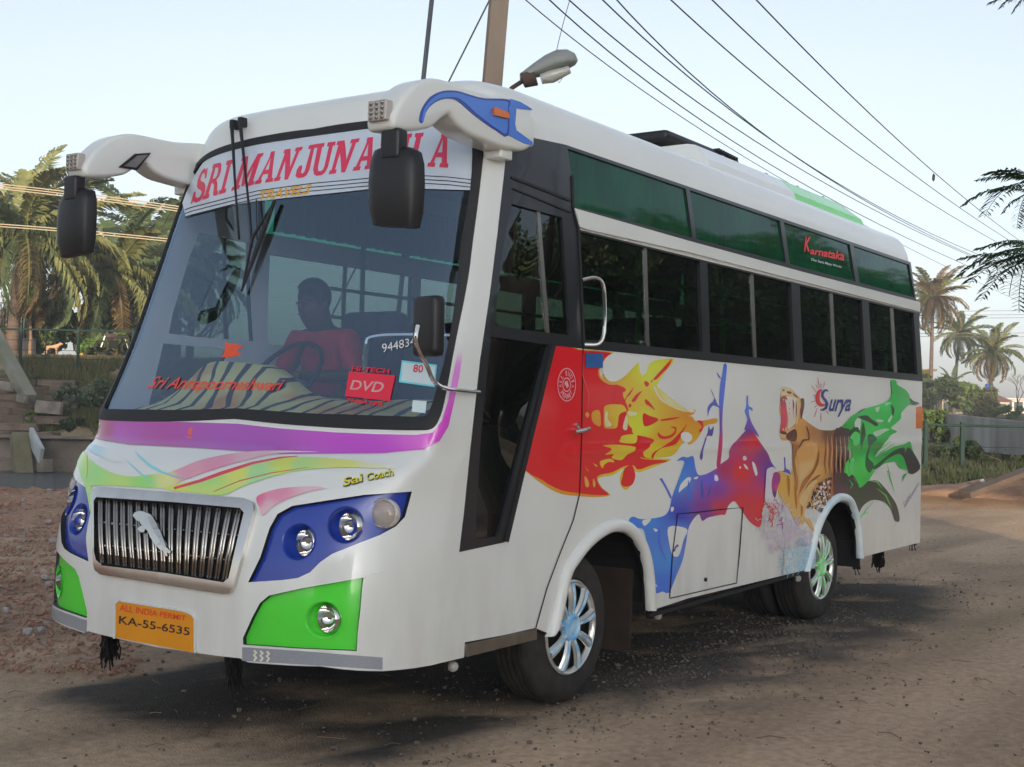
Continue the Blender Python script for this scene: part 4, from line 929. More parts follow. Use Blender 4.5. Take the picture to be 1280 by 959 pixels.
# ---- the driver
def driver():
    r = empty('person', (1.42, .50, 1.39)); tag(r, 'driver in a dark red shirt bent over the steering wheel behind the windscreen', 'person')
    def skinmesh(name, pts, edges, rad, m, root=0, lv=2):
        me = bpy.data.meshes.new(name); me.from_pydata(pts, edges, []); o = link(name, me, m, r)
        sk = o.modifiers.new('skin', 'SKIN'); sk.use_smooth_shade = True
        for i, q in enumerate(rad): me.skin_vertices[0].data[i].radius = q if hasattr(q, '__len__') else (q, q)
        me.skin_vertices[0].data[root].use_root = True
        sb = o.modifiers.new('sub', 'SUBSURF'); sb.levels = lv; sb.render_levels = lv; return o
    # local frame: x forward is -x of the bus
    pts = [(0, 0, .05), (-.06, 0, .25), (-.14, 0, .44), (-.17, 0, .54), (-.20, 0, .58), (-.25, 0, .655), (-.26, 0, .73),
           (-.15, .19, .47), (-.20, .29, .26), (-.44, .17, .24), (-.15, -.19, .47), (-.20, -.29, .27), (-.44, -.17, .26),
           (-.24, .10, .03), (-.44, .11, .0), (-.52, .11, -.36), (-.24, -.10, .03), (-.44, -.11, .0), (-.52, -.11, -.36), (-.50, .165, .245), (-.50, -.165, .265), (-.60, .11, -.40), (-.60, -.11, -.40)]
    ed = [(0, 1), (1, 2), (2, 3), (3, 4), (4, 5), (5, 6), (2, 7), (7, 8), (8, 9), (2, 10), (10, 11), (11, 12), (0, 13), (13, 14), (14, 15), (0, 16), (16, 17), (17, 18), (9, 19), (12, 20), (15, 21), (18, 22)]
    rad = [(.15, .12), (.15, .12), (.15, .12), .07, .085, (.095, .10), .065, .06, .047, .033, .06, .047, .033, .08, .065, .045, .08, .065, .045, (.036, .02), (.036, .02), .035, .035]
    for sy, w in ((1, 19), (-1, 20)):
        b = pts[w]
        for k in range(4):
            i = len(pts); y = b[1] + (k - 1.5) * .019; pts += [(b[0] - .03, y, b[2] + .012), (b[0] - .055, y, b[2] - .002 - .002 * k), (b[0] - .058, y, b[2] - .022)]; ed += [(w, i), (i, i + 1), (i + 1, i + 2)]; rad += [.009, .008, .007]
        i = len(pts); pts += [(b[0] - .005, b[1] - sy * .042, b[2] - .008), (b[0] - .03, b[1] - sy * .052, b[2] - .02)]; ed += [(w, i), (i, i + 1)]; rad += [.011, .009]
    body = skinmesh('body', pts, ed, rad, M_skin)
    sp = [pts[i] for i in (0, 1, 2, 7, 8, 10, 11)] + [(-.155, 0, .51)]
    skinmesh('shirt', sp, [(0, 1), (1, 2), (2, 3), (3, 4), (2, 5), (5, 6), (2, 7)], [(.165, .14), (.17, .14), (.165, .135), .085, .062, .085, .062, .075], M_red)
    tp = [pts[i] for i in (0, 13, 14, 15, 16, 17, 18)]
    skinmesh('trousers', tp, [(0, 1), (1, 2), (2, 3), (0, 4), (4, 5), (5, 6)], [(.15, .12), .095, .08, .06, .095, .08, .06], mat('grey_trousers', (.08, .08, .09), .9))
    bm = bmesh.new(); bmesh.ops.create_icosphere(bm, subdivisions=3, radius=.105, matrix=Matrix.Translation((-.24, 0, .715)) @ Matrix.Diagonal((1.05, .92, 1.05, 1)))
    for v in bm.verts:
        if v.co.x < -.27 and v.co.z < .76: v.co.x = max(v.co.x, -.275)
    bmobj('hair', bm, M_hair, r, True)
    for sy in (1, -1):
        bm = bmesh.new(); bmesh.ops.create_icosphere(bm, subdivisions=2, radius=.009, matrix=Matrix.Translation((-.333, sy * .033, .672))); bmobj('eye', bm, mat('eye_white', (.09, .08, .075), .5), r, True)
        bm = bmesh.new(); bmesh.ops.create_icosphere(bm, subdivisions=2, radius=.022, matrix=Matrix.Translation((-.245, sy * .093, .665)) @ Matrix.Diagonal((.8, .5, 1.4, 1))); bmobj('ear', bm, M_skin, r, True)
    bm = bmesh.new(); bmesh.ops.create_icosphere(bm, subdivisions=2, radius=.02, matrix=Matrix.Translation((-.342, 0, .65)) @ Matrix.Diagonal((1.0, .7, 1.4, 1))); bmobj('nose', bm, M_skin, r, True)
    box('mouth', (-.334, 0, .61), (.012, .045, .008), mat('lips', (.12, .04, .035), .5), r, bev=.003)
driver()

# ================================================================== PAINTED ARTWORK ON THE SIDE
def T(*ps): return [tz(p) for p in ps]
RED, ORG, YEL, YGR = S(200, 12, 28), S(232, 150, 20), S(225, 205, 40), S(205, 210, 50)
fy = [(700, 500, S(225, 160, 45)), (745, 540, S(220, 150, 50)), (790, 500, S(205, 175, 45)), (800, 530, YGR), (830, 545, S(215, 165, 30)), (850, 505, S(220, 170, 50)), (860, 515, ORG), (820, 570, YEL), (765, 590, S(215, 195, 45)), (730, 600, ORG), (755, 470, S(225, 170, 60)), (812, 460, YGR)]
blobs = T('Y 205,450 210,410 245,395 300,392 350,400 375,440 340,455 318,480 305,560 270,575 215,572 203,540', 'Y 375,460 395,440 450,470 505,480 560,500 640,505 760,510 870,500 800,560 770,600 700,640 640,650 570,655 545,640 460,625 440,590 400,560 383,520',
          'Y 120,450 150,436 176,450 182,550 150,550 120,520 112,480', 'Y 66,470 80,450 96,470 84,494', 'Y 330,650 350,625 450,618 455,650 440,684 380,686 325,675',
          'Y 198,702 300,695 440,712 438,740 380,770 340,808 290,805 262,790 280,765 215,770 250,745 262,725', 'Y 175,822 250,800 285,825 240,825 205,850 195,872', 'Y 66,850 80,880 95,892 78,888', 'Y 125,835 155,850 150,862')
white_in = T('Y 215,450 235,455 232,500 262,545 245,560 212,550', 'Y 370,475 383,490 378,580 350,580 348,550', 'Y 385,450 400,445 450,455 445,475 395,480')
reds = T('Y 280,385 285,320 310,265 350,262 370,290 345,310 330,385', 'Y 350,390 375,330 430,265 400,320 375,345 358,395', 'Y 412,372 440,325 490,292 465,330 440,370', 'Y 388,398 402,388 412,402 398,420', 'Y 505,232 520,218 545,240 525,262',
         'Y 558,222 570,205 565,232', 'Y 575,205 640,130 715,52 690,110 640,165 600,205', 'Y 512,355 540,370 590,437 545,405 520,390', 'Y 500,462 550,480 615,505 560,545 505,552', 'Y 628,508 700,495 775,488 730,505 640,518',
         'Y 610,600 640,628 690,628 730,600 735,575 700,560 745,565 742,610 700,645 640,652 612,630', 'Y 560,790 580,750 640,715 720,660 770,610 830,540 790,610 745,690 640,722 590,760 575,800', 'Y 455,625 575,655 560,690 505,720 505,780 550,800 480,790 440,770 450,700 470,660',
         'Y 365,870 415,850 440,920 420,990 370,1010 335,990 345,930', 'Y 905,515 940,520 950,560 935,600 915,590 940,560')
flame_base = tz('A 198,44 330,66 500,82 478,105 452,140 438,170 445,205 480,235 520,232 560,205 600,165 628,132 640,180 655,200 675,170 680,148 700,130 740,118 806,116 790,150 755,190 722,235 740,290 800,345 850,368 908,370 905,388 860,398 900,405 915,425 960,422 1020,412 1022,435 965,450 935,500 910,530 885,545 870,530 845,545 820,580 790,602 720,612 795,618 720,650 630,682 606,655 600,700 592,745 570,770 545,750 540,700 560,660 505,695 430,712 450,760 490,796 420,806 330,800 240,788 150,740 50,655 60,610')
red_main = tz('A 202,48 330,70 488,84 468,108 446,140 430,175 440,215 475,240 515,245 540,235 560,250 600,300 610,350 600,440 600,480 625,505 690,545 655,580 640,600 655,615 780,624 700,645 632,668 606,648 560,652 500,682 425,702 440,755 482,792 420,796 330,786 240,770 150,722 56,640 120,400')
streak = [stroke(tz(f'A {710+i*6},{248+i*14} {800-i*6},{320+i*10} {895-i*12},{386-i*6}'), [1.6, 1.2, .6]) for i in range(4)]
flame = art('flame_artwork', [
    (flame_base, True, fy), (red_main, True, [(690, 500, RED), (740, 540, RED), (700, 580, S(195, 10, 25)), (665, 560, S(190, 15, 30)), (780, 600, RED)]),
    (tz('Y 200,160 250,190 330,175 400,120 455,75 470,150 480,180 540,150 600,90 720,55 640,190 580,300 640,360 760,420 885,432 870,470 780,490 640,500 560,480 480,470 400,450 380,400 350,330 340,260 250,235 200,200'), True, fy),
    (blobs, True, fy), (tz('A 710,250 850,352 905,368 905,382 830,370 740,320'), True, S(205, 205, 190)), (streak, False, S(215, 205, 70)),
    (reds, True, RED), (white_in, True, [(762, 525, S(225, 220, 190)), (755, 530, S(222, 205, 150)), (790, 516, S(225, 225, 180))]),
    (T('A 842,490 870,480 898,500 885,530 850,525', 'A 447,150 500,88 640,110 630,128 600,160 555,205 510,228 470,215'), True, [(760, 455, WHITE), (860, 545, WHITE)]),
    (T('A 360,700 380,730 378,755 362,750', 'A 402,712 414,735 408,758 400,745'), True, S(215, 160, 70)),
    (stroke(tz('A 352,90 350,200 380,290 376,380'), [.3, 1.0, 1.3, .4]), False, S(215, 90, 90)),
], bus, off=.0020)
# round permit emblem on the door
ex_, ey_ = 706.9, 481
def ell(rx, ry, n=40): return [(ex_ + rx * math.cos(2 * math.pi * k / n), ey_ + ry * math.sin(2 * math.pi * k / n)) for k in range(n)]
pkw = mat('emblem_paint', S(225, 165, 175), .4, coat=.4)
emb = patch('permit_emblem', [ell(11.6, 21)], [ell(10.7, 19.6)], .0068, 0, pkw, bus, None)
patch('emblem_ring', [ell(5.2, 9)], [ell(4.3, 7.6)], .0068, 0, pkw, emb, None)
patch('emblem_centre', [close_smooth([(ex_ - 2.5, ey_ - 3), (ex_ + .5, ey_ - 5), (ex_ + 2, ey_ - 1), (ex_ + 2.6, ey_ + 2), (ex_, ey_ + 4.6), (ex_ - 1, ey_ + 1), (ex_ - 2.2, ey_ + 1)], 2)], [], .0068, 0, pkw, emb, None)
def arc_text(txt, a0, a1, flip, name):
    it = []
    for i, c in enumerate(txt):
        if c == ' ': continue
        a = math.radians(a0 + (a1 - a0) * i / (len(txt) - 1)); da = math.radians(9); r0, r1 = (.55, .87) if not flip else (.87, .55); w = 0.5 if c == 'I' else 1
        q = [(ex_ + 11.2 * r * math.cos(b), ey_ + 20.4 * r * math.sin(b)) for r, b in ((r0, a - da * w), (r0, a + da * w), (r1, a + da * w), (r1, a - da * w))]
        if flip: q = [q[1], q[0], q[3], q[2]]
        it.append((c, q, .01))
    letters(name, it, pkw, emb, .0072)
arc_text('ALL', -185, -135, False, 'emblem_lettering'); arc_text('INDIA', -95, 8, False, 'emblem_lettering'); arc_text('PERMIT', 135, 45, True, 'emblem_lettering')
# blue and red paint splash
BL1, BL2, BL3, VI, RD2 = S(55, 125, 225), S(50, 140, 228), S(35, 60, 165), S(110, 40, 130), S(188, 14, 34)
jet = tz('A 1058,140 1073,145 1070,200 1062,280 1054,360 1050,440 1052,520 1046,600 1038,650 1022,650 1030,560 1037,480 1036,400 1034,320 1040,240 1050,190')
splash = tz('B 342,145 370,124 395,128 425,122 436,180 452,215 490,210 528,190 545,180 A 1022,655 1060,628 1082,610 1085,575 1100,545 1125,520 1155,485 1178,466 1198,475 1215,495 1245,540 1279,590 B 815,150 842,190 825,176 805,184 790,240 783,300 778,360 768,440 758,475 735,470 700,440 660,382 630,347 600,370 585,412 560,415 500,428 470,445 455,412 430,430 402,480 388,560 372,640 340,720 312,790 296,806 270,798 248,806 222,802 212,770 200,750 200,650 192,560 178,495 160,482 135,486 145,524 132,526 115,490 103,445 122,424 165,436 225,432 280,418 305,385 320,320 350,240 368,190 380,150 362,142')
patch_cols = [(815, 650, BL2), (830, 700, S(55, 140, 225)), (820, 640, S(30, 80, 180)), (850, 645, S(30, 45, 150)), (850, 600, BL2), (870, 580, BL1), (890, 600, S(80, 70, 180)), (893, 612, VI), (905, 590, S(150, 25, 80)), (925, 590, RD2), (940, 550, RD2), (950, 640, RD2), (960, 570, S(110, 35, 110)), (968, 585, S(70, 40, 140)), (935, 538, S(90, 40, 120)), (925, 630, S(175, 15, 35)), (880, 640, S(100, 30, 120)), (900, 635, S(165, 20, 60)), (848, 660, S(60, 110, 200)), (838, 730, S(50, 110, 220)), (790, 655, BL1)]
art('splash_artwork', [
    (jet, True, [(905, 460, S(50, 90, 185)), (902, 500, S(60, 90, 190)), (901, 525, S(90, 60, 150)), (900, 560, S(170, 30, 90)), (898, 580, S(160, 30, 80))]),
    (T('A 1040,362 1012,345 1004,325 1010,310 1000,290 990,262 1005,290 1018,320 1028,345 1042,355', 'A 1004,328 984,345 976,365 978,402 986,372 1004,348 1020,352 1012,335', 'A 983,448 990,470 1008,452 1000,500 985,498 968,505 975,488', 'A 966,505 972,510 955,570 953,605 945,622 937,605 944,575 958,535', 'A 1022,180 1040,205 1045,215 1030,205', 'A 736,714 748,712 758,728 778,765 797,805 790,812 770,770 750,735',
       'A 1172,298 1179,298 1182,348 1200,360 1200,376 1184,366 1186,400 1200,440 1235,505 1190,470 1172,470 1160,468 1175,420 1170,400 1162,375 1170,350', 'B 878,125 885,128 888,180 905,190 912,215 895,205 858,195 880,190'), True, [(890, 500, S(60, 75, 160)), (870, 610, S(60, 85, 180)), (933, 510, S(70, 105, 190)), (936, 535, S(90, 60, 150)), (880, 560, S(70, 60, 140))]),
    (splash, True, patch_cols),
    (T('B 395,228 414,232 400,262 372,285 352,302 362,262', 'B 532,215 546,220 549,243 532,243', 'B 302,475 392,485 376,540 352,618 322,616 305,560', 'B 170,444 214,436 182,470', 'B 225,482 248,490 236,500', 'B 719,150 733,160 746,205 738,220 726,190', 'B 676,120 690,124 690,140 674,140', 'B 655,172 664,176 658,186', 'B 676,160 690,168 700,188 686,182', 'B 425,232 450,222 440,236', 'B 315,375 328,378 322,398 312,396', 'B 222,740 232,745 226,752', 'B 238,760 246,775 236,770'), True, WHITE),
    (T('B 322,600 335,570 348,562 350,572 338,580 334,595'), True, S(50, 50, 140)),
    (T('B 470,240 476,320 466,330 462,260', 'B 480,330 500,300 512,250 506,310', 'B 400,240 412,330 405,350 396,300', 'B 255,470 262,560 290,640 262,600 246,540'), True, [(878, 620, S(40, 60, 150)), (860, 615, S(40, 90, 185)), (830, 680, S(35, 85, 185))]),
], bus, off=.0016)
# roaring tiger
TGD, TGM, TGL, TGW, MAR = S(105, 55, 25), S(190, 130, 60), S(215, 165, 95), S(215, 195, 150), S(85, 30, 45)
tbody = tz('K 258,208 300,205 325,222 345,245 372,268 382,268 386,300 378,345 372,372 400,395 430,418 470,442 520,448 560,445 600,425 625,430 640,520 645,640 630,760 600,830 560,852 530,872 500,880 478,865 440,905 405,880 390,940 B 1010,440 1026,480 1028,500 1000,468 985,445 972,462 945,462 932,440 905,395 870,345 852,315 845,260 842,205 860,195 885,205 905,220 918,180 925,130 920,80 905,45 870,42 858,20 858,-10 862,-40 870,-60 856,-100 858,-140')
tcol = [(975, 490, S(225, 205, 150)), (985, 488, S(205, 165, 105)), (996, 494, S(190, 145, 80)), (1000, 508, S(200, 150, 75)), (1003, 520, S(190, 135, 65)), (990, 545, S(205, 150, 75)), (980, 550, S(215, 165, 95)), (976, 545, S(190, 120, 80)), (992, 560, S(130, 80, 40)), (1000, 545, S(180, 125, 60)), (1010, 560, S(205, 150, 75)), (1005, 600, S(228, 185, 115)), (1000, 640, S(222, 185, 110)), (985, 630, S(220, 175, 85)), (975, 605, S(225, 175, 60)), (990, 580, S(225, 185, 120)), (1020, 590, S(215, 165, 85)), (1030, 565, S(175, 120, 65)), (1045, 560, S(120, 65, 50)), (1055, 545, S(65, 42, 45)), (1050, 600, MAR), (1040, 640, S(125, 45, 50)), (1055, 620, S(75, 40, 50)), (1020, 625, S(210, 165, 90)), (1010, 690, S(228, 178, 70)), (1015, 542, S(150, 100, 55)), (1035, 542, S(95, 60, 45)), (997, 660, S(215, 170, 90)), (980, 645, S(210, 155, 55)), (1032, 610, S(160, 95, 50))]
rr_ = random.Random(5)
def dots(poly_, n, r0, r1, squig=False):
    P_ = np.array(tz(poly_)); lo, hi = P_.min(0), P_.max(0); out = []
    while len(out) < n:
        q = np.array([[rr_.uniform(lo[0], hi[0]), rr_.uniform(lo[1], hi[1])]])
        if not inpoly(q, P_)[0]: continue
        x, y = q[0]; r = rr_.uniform(r0, r1)
        if any((x - a) ** 2 + (y - b) ** 2 < (r * 1.5 + c) ** 2 for a, b, c in [o[1] for o in out[-60:]]) and rr_.random() < .8: continue
        if squig:
            a = rr_.uniform(0, 6.3); pts = [(x, y)]
            for _ in range(rr_.randint(3, 5)): a += rr_.uniform(-1.3, 1.3); pts.append((pts[-1][0] + math.cos(a) * r * 1.2, pts[-1][1] + math.sin(a) * r * 1.6))
            sh = stroke(pts, [r * .2] + [r * .55] * (len(pts) - 2) + [r * .2])
        else: sh = [(x + r * math.cos(t) * rr_.uniform(.5, 1.1), y + 1.5 * r * math.sin(t) * rr_.uniform(.5, 1.1)) for t in np.linspace(0, 6.28, 7)[:-1]]
        out.append((sh, (x, y, r)))
    return [o[0] for o in out]
lines = [stroke(tz(f'K {505+i*24},{478+rr_.randint(-8,8)} {508+i*25},{560} {500+i*26},{640} {510+i*24},{700}'), [.3, 1.5, 1.2, .3]) for i in range(6)]
lines2 = [stroke(tz(f'K {517+i*24},{480} {520+i*25},{560} {514+i*26},{640} {520+i*24},{690}'), [.3, 1.2, 1.0, .3]) for i in range(6)]
art('tiger_artwork', [
    (tbody, True, tcol),
    (T('K 252,262 285,255 285,320 290,380 282,430 268,455 248,455 255,400 253,330'), True, [(975, 500, S(160, 50, 70)), (977, 520, S(215, 75, 105)), (977, 535, S(190, 60, 80))]),
    (T('K 286,256 345,265 352,300 345,360 338,400 318,425 292,440 296,380 286,320'), True, [(985, 500, S(215, 205, 195)), (992, 520, S(205, 190, 180)), (988, 530, S(215, 200, 185))]),
    (T('K 320,270 330,300 325,340 328,390 322,340', 'K 340,275 345,330 338,380 337,320', 'K 300,290 305,293 303,300', 'K 300,320 305,322 302,330', 'K 300,350 305,352 303,360', 'K 255,262 285,262 288,272 262,280 252,272'), True, S(110, 60, 55)),
    (T('K 258,210 298,206 322,222 340,246 350,262 320,258 290,244 262,244', 'K 345,262 362,275 360,330 352,385 342,420 336,395 348,340', 'K 258,455 290,450 318,432 330,440 300,478 262,492 248,480'), True, [(977, 487, S(238, 225, 180)), (990, 492, S(222, 195, 130)), (998, 505, S(225, 190, 120)), (980, 542, S(228, 190, 140))]),
    (T('K 262,268 268,268 266,284', 'K 274,270 281,270 279,290', 'K 262,448 266,432 270,448', 'K 276,446 281,428 284,446', 'K 300,262 306,262 304,274', 'K 330,266 336,268 333,280'), False, S(235, 230, 215), [], None),
    (T('K 318,236 330,240 334,247 322,244', 'K 262,216 272,214 274,222 264,224'), True, S(40, 25, 20), [], None),
    (T('K 365,270 382,265 386,300 378,350 368,385 362,340 368,300', 'K 330,240 352,262 345,262 325,248', 'K 285,225 312,228 308,240 290,236', 'K 285,470 330,440 345,470 335,510 300,505 285,495', 'K 378,500 405,498 408,470 396,420 410,450 415,502 385,510 350,560 345,600 352,550', 'K 245,455 280,455 285,470 262,470'), True, S(80, 38, 30)),
    (T('K 322,520 335,560 335,640 350,740 340,800 330,720 320,640', 'K 470,560 465,640 420,720 365,800 350,830 375,740 430,680 455,620', 'K 290,700 305,740 300,830 290,760', 'K 330,760 345,830 342,900 332,840', 'K 372,850 378,900 370,940 366,890', 'K 480,700 445,735 400,790 370,850 400,760 445,715'), True, [(1000, 600, S(150, 95, 45)), (1015, 590, S(125, 75, 40)), (990, 620, S(165, 90, 30))]),
    (T('K 345,560 420,520 460,540 440,640 390,700 360,740 352,660', 'K 355,850 380,800 430,740 460,735 420,800 385,880'), True, [(1005, 570, S(205, 150, 80)), (1010, 585, S(222, 185, 125)), (1000, 600, S(225, 190, 135)), (1008, 610, S(215, 180, 120)), (1005, 630, S(222, 190, 130))]),
    (lines, False, S(120, 72, 50)), (lines2, False, S(200, 155, 105)),
    (dots('B 990,380 1020,300 1050,250 1110,230 1112,360 1060,400', 130, .8, 1.9), False, S(40, 28, 32), [], None),
    (dots('B 995,390 1030,320 1060,260 1105,240 1105,350 1050,390', 60, .7, 1.7), False, S(220, 215, 215), [], None),
    (T('X 212,190 240,180 262,200 262,250 245,290 235,340 222,375 205,340 198,280 202,230'), True, [(966, 600, S(130, 30, 110)), (970, 610, S(170, 40, 120)), (967, 618, S(60, 25, 80))]),
    (T('X 165,160 200,145 222,155 212,190 198,260 203,330 215,390 165,410 148,400 152,300 156,220'), True, [(958, 600, S(195, 190, 200)), (960, 620, S(200, 198, 205))]),
], bus, off=.0036)
art('water_splash_artwork', [
    (dots('X 150,400 215,380 300,440 380,540 440,590 520,620 490,760 300,760 200,760 110,620', 230, .9, 2.2, True), False, [(960, 640, S(165, 160, 165)), (990, 670, S(180, 165, 180)), (1000, 660, S(170, 165, 190))], [], None),
    (dots('X 150,410 215,385 300,440 380,540 440,590 520,620 490,740 300,740 200,720 130,620', 150, .9, 2.0, True), False, [(960, 640, S(215, 212, 215)), (1000, 670, S(205, 195, 212))], [], None),
    (dots('X 150,400 240,390 250,440 200,540 175,560', 26, 1.0, 2.0, True), False, S(205, 30, 60), [], None),
    (dots('X 245,420 275,440 300,560 300,600 260,520', 8, 1.2, 2.2, True), False, S(130, 40, 130), [], None),
    (tz('X 290,800 330,760 420,740 500,730 528,650 540,620 530,760 525,880 500,900 380,930 300,945 275,915 300,870'), True, [(985, 695, WHITE), (995, 690, S(190, 215, 222)), (1005, 705, S(165, 205, 225)), (1015, 690, S(150, 200, 228)), (980, 712, S(205, 215, 215))]),
    (dots('X 275,790 330,740 440,690 520,690 520,850 460,900 280,940', 120, .9, 2.0, True), False, [(985, 695, S(140, 195, 220)), (1010, 700, S(115, 180, 215))], [], None),
    (dots('X 300,790 440,700 520,690 520,840 300,900', 60, .8, 1.6, True), False, S(205, 220, 228), [], None),
    (dots('X 440,500 560,440 600,440 540,600', 16, .8, 1.6), False, S(190, 200, 205), [], None),
], bus, off=.0075)
# sun logo with name
rays = [stroke(tz('G ' + a), [.5, .9, .4]) for a in ('655,20 668,90 680,165', '756,75 742,120 728,168', '570,125 600,165 632,208', '555,352 590,342 628,334', '598,252 612,262 628,268', '652,430 630,490 605,552', '698,490 698,550 698,612', '628,112 645,140 662,172', '770,462 785,485 800,512', '700,100 700,130 702,160', '640,395 625,410 612,425')]
art('sun_logo', [(rays, False, S(170, 70, 85)), (tz('G 702,172 665,188 640,230 628,290 638,350 662,392 700,408 740,402 765,378 730,372 695,350 682,290 690,225 716,192'), True, S(205, 20, 45), [], 3),
                 (stroke(tz('G 795,205 775,190 748,195 722,225 718,262 738,300 768,335 782,375 765,425 730,450 690,455'), [1.5, 2.6, 3, 3.4, 3.4, 3.2, 3.2, 3.4, 3.4, 3, 1.2]), False, S(35, 50, 115), [], 3), (T('G 728,270 738,262 748,272 740,288', 'G 790,285 796,280 800,290', 'G 808,285 814,280 818,290'), False, S(190, 30, 50), [], None)], bus, off=.0035)
letters('name_lettering', [('urya', tz('G 800,545 1085,545 1105,310 815,310'), .02, .35)], mat('navy_paint', S(38, 52, 112), .35, coat=.4), bus, .0045)
# green figure and black wing
GC = [(1115, 500, S(10, 165, 60)), (1125, 490, S(10, 150, 55)), (1100, 520, S(15, 170, 65)), (1090, 540, S(40, 180, 75)), (1075, 560, S(20, 150, 60)), (1080, 580, S(50, 190, 75)), (1070, 600, S(30, 175, 60)), (1085, 605, S(20, 160, 55)), (1065, 545, S(20, 140, 45)), (1060, 590, S(60, 190, 80)), (1130, 570, S(15, 150, 60)), (1110, 590, S(20, 165, 70)), (1140, 600, S(10, 150, 60)), (1105, 505, S(30, 190, 80)), (1095, 560, S(15, 120, 50))]
DK = S(30, 34, 36)
art('green_figure_artwork', [
    (tz('K 560,470 590,440 625,420 650,380 690,345 725,325 760,322 755,345 700,380 665,440 650,520 645,600 660,700 700,760 745,740 800,735 840,770 880,820 915,880 930,962 905,962 885,900 850,860 800,845 760,850 720,880 692,925 675,900 650,870 610,845 580,840 555,850'), True,
     [(1045, 545, S(60, 35, 45)), (1050, 580, S(75, 35, 50)), (1048, 620, S(80, 35, 50)), (1060, 560, S(55, 60, 65)), (1060, 600, DK), (1062, 520, S(40, 60, 40)), (1070, 620, S(25, 50, 25)), (1090, 610, S(35, 45, 35)), (1110, 630, S(42, 42, 38)), (1120, 645, DK), (1055, 630, S(55, 55, 55))]),
    (tz('K 880,162 910,165 918,188 962,215 985,245 992,275 1010,292 1045,293 1020,305 985,302 962,322 940,350 938,380 905,412 880,435 915,455 880,475 862,500 845,520 815,560 790,600 850,565 900,540 960,525 990,512 1005,560 1020,600 1040,648 1015,690 985,680 960,715 945,742 955,700 985,680 930,660 905,625 880,640 870,685 835,670 800,662 775,700 752,735 725,762 700,775 690,745 660,700 640,712 625,692 612,688 618,640 650,600 655,560 632,560 640,510 662,470 640,440 600,430 625,400 660,362 700,345 740,322 800,305 850,285 875,262 885,222'), True, GC),
    (T('K 682,385 700,372 708,392 700,450 680,440 672,410', 'K 790,322 815,312 812,330 800,345', 'K 848,290 882,290 866,300 852,306', 'K 862,392 885,358 892,360 872,402', 'K 780,462 800,450 840,438 872,442 850,455 800,482', 'K 800,385 838,390 828,402 802,398', 'K 838,640 910,630 890,660 900,700 860,680 830,700 790,690', 'K 650,620 668,610 662,680 648,700'), True, [(1095, 525, S(170, 205, 175)), (1110, 580, WHITE), (1070, 530, S(185, 195, 190)), (1105, 625, WHITE), (1063, 585, S(120, 200, 140))]),
    (T('K 690,372 740,362 770,385 805,410 795,425 750,398 715,385', 'K 770,660 800,640 850,600 900,562 955,545 960,575 985,545 1048,650 1012,695 985,690 965,640 950,600 920,582 860,612 820,650 790,670', 'K 745,480 770,470 800,500 770,530 750,600 780,640 760,690 735,660 735,600 750,540', 'K 640,470 655,440 690,430 700,462 672,480', 'K 720,400 735,470 720,520 712,560 706,500', 'K 1010,280 1040,292 1000,300 985,262', 'K 880,300 900,330 890,370 884,340'), True, [(1090, 525, DK), (1130, 580, S(28, 30, 36)), (1085, 570, S(15, 80, 45)), (1070, 540, S(20, 60, 35)), (1080, 555, S(15, 90, 50))]),
    (T('K 645,490 672,455 700,470 698,520 670,535 660,500', 'K 640,640 660,618 668,640 655,700 645,690'), True, [(1065, 545, S(70, 195, 90)), (1062, 588, S(70, 190, 95))]),
    ([stroke(tz('K ' + a), [.4, 1.2, .5]) for a in ('858,640 875,720 900,800', '700,955 735,905 778,855', '695,958 720,925 752,912', '800,590 840,560 900,520', '812,600 850,572 905,535', '795,575 830,545 880,510')], False, S(60, 175, 80)),
    ([stroke(tz('K ' + a), [.5, 1.6, .5]) for a in ('640,730 660,755 648,780', '800,780 850,820 885,900', '760,735 800,742 830,780')], False, S(70, 185, 60)),
], bus, off=.0066)
letters('script_lettering', [('Laxmi', tz('K 962,888 1002,830 985,800 948,860'), 0, .3), ('narasimha', tz('K 1002,828 1046,752 1036,740 992,812'), 0, .3)], mat('grey_blue_paint', S(105, 110, 130), .5), bus, .0035)
letters('window_lettering', [('K', tz('KA 330,440 430,440 440,205 330,200'), .03, .2), ('arnataka', tz('KA 425,480 975,590 975,440 425,365'), .03, .2)], mat('red_film', S(190, 25, 35), .4), bus, -.004)
letters('window_slogan', [('One State Many World', tz('KA 445,600 925,715 925,670 445,540'), .01, .1)], mat('white_film', (.7, .7, .7), .4), bus, -.004)

# ================================================================== THE PLACE
from mathutils import noise as mn
def fr2(x, y, sc_, o=4): return mn.fractal(Vector((x * sc_, y * sc_, .3)), 1.0, 2.0, o)
LP = ([-900, 15, 16.4, 17.6, 18.8, 19.8, 33.0, 33.45, 34.6, 38, 39.5, 41, 43.2, 48, 60, 200, 1500], [0, 0, .10, .26, .16, -.8, -.8, .42, .52, 2.0, 2.45, 2.7, 3.05, 3.2, 3.2, 3.4, 3.4])
RP = ([-900, 21.8, 23.2, 25, 27.5, 30, 38, 60, 200, 1500], [0, 0, .14, .13, .30, .45, .95, 1.4, 3.4, 3.4])
def hgt(D, R):
    a = R / max(D, 1); k = min(1, max(0, (-a - .13) / .07)); k = k * k * (3 - 2 * k)
    h = float(np.interp(D, *LP)) * k + float(np.interp(D, *RP)) * (1 - k); return h, k
def gz(D, R): return hgt(D, R)[0]
Ds = list(np.arange(-60, -4, 4)) + list(np.arange(-4, 3, .5)) + list(np.arange(3, 24, .14)) + list(np.arange(24, 50, .35)) + list(50 * 1.22 ** np.arange(0, 16))
Rs = [-x for x in list(16 * 1.3 ** np.arange(0, 14))][::-1] + list(np.arange(-15.8, 12, .17)) + list(12 * 1.3 ** np.arange(0, 15))
V, C_, F = [], [], []
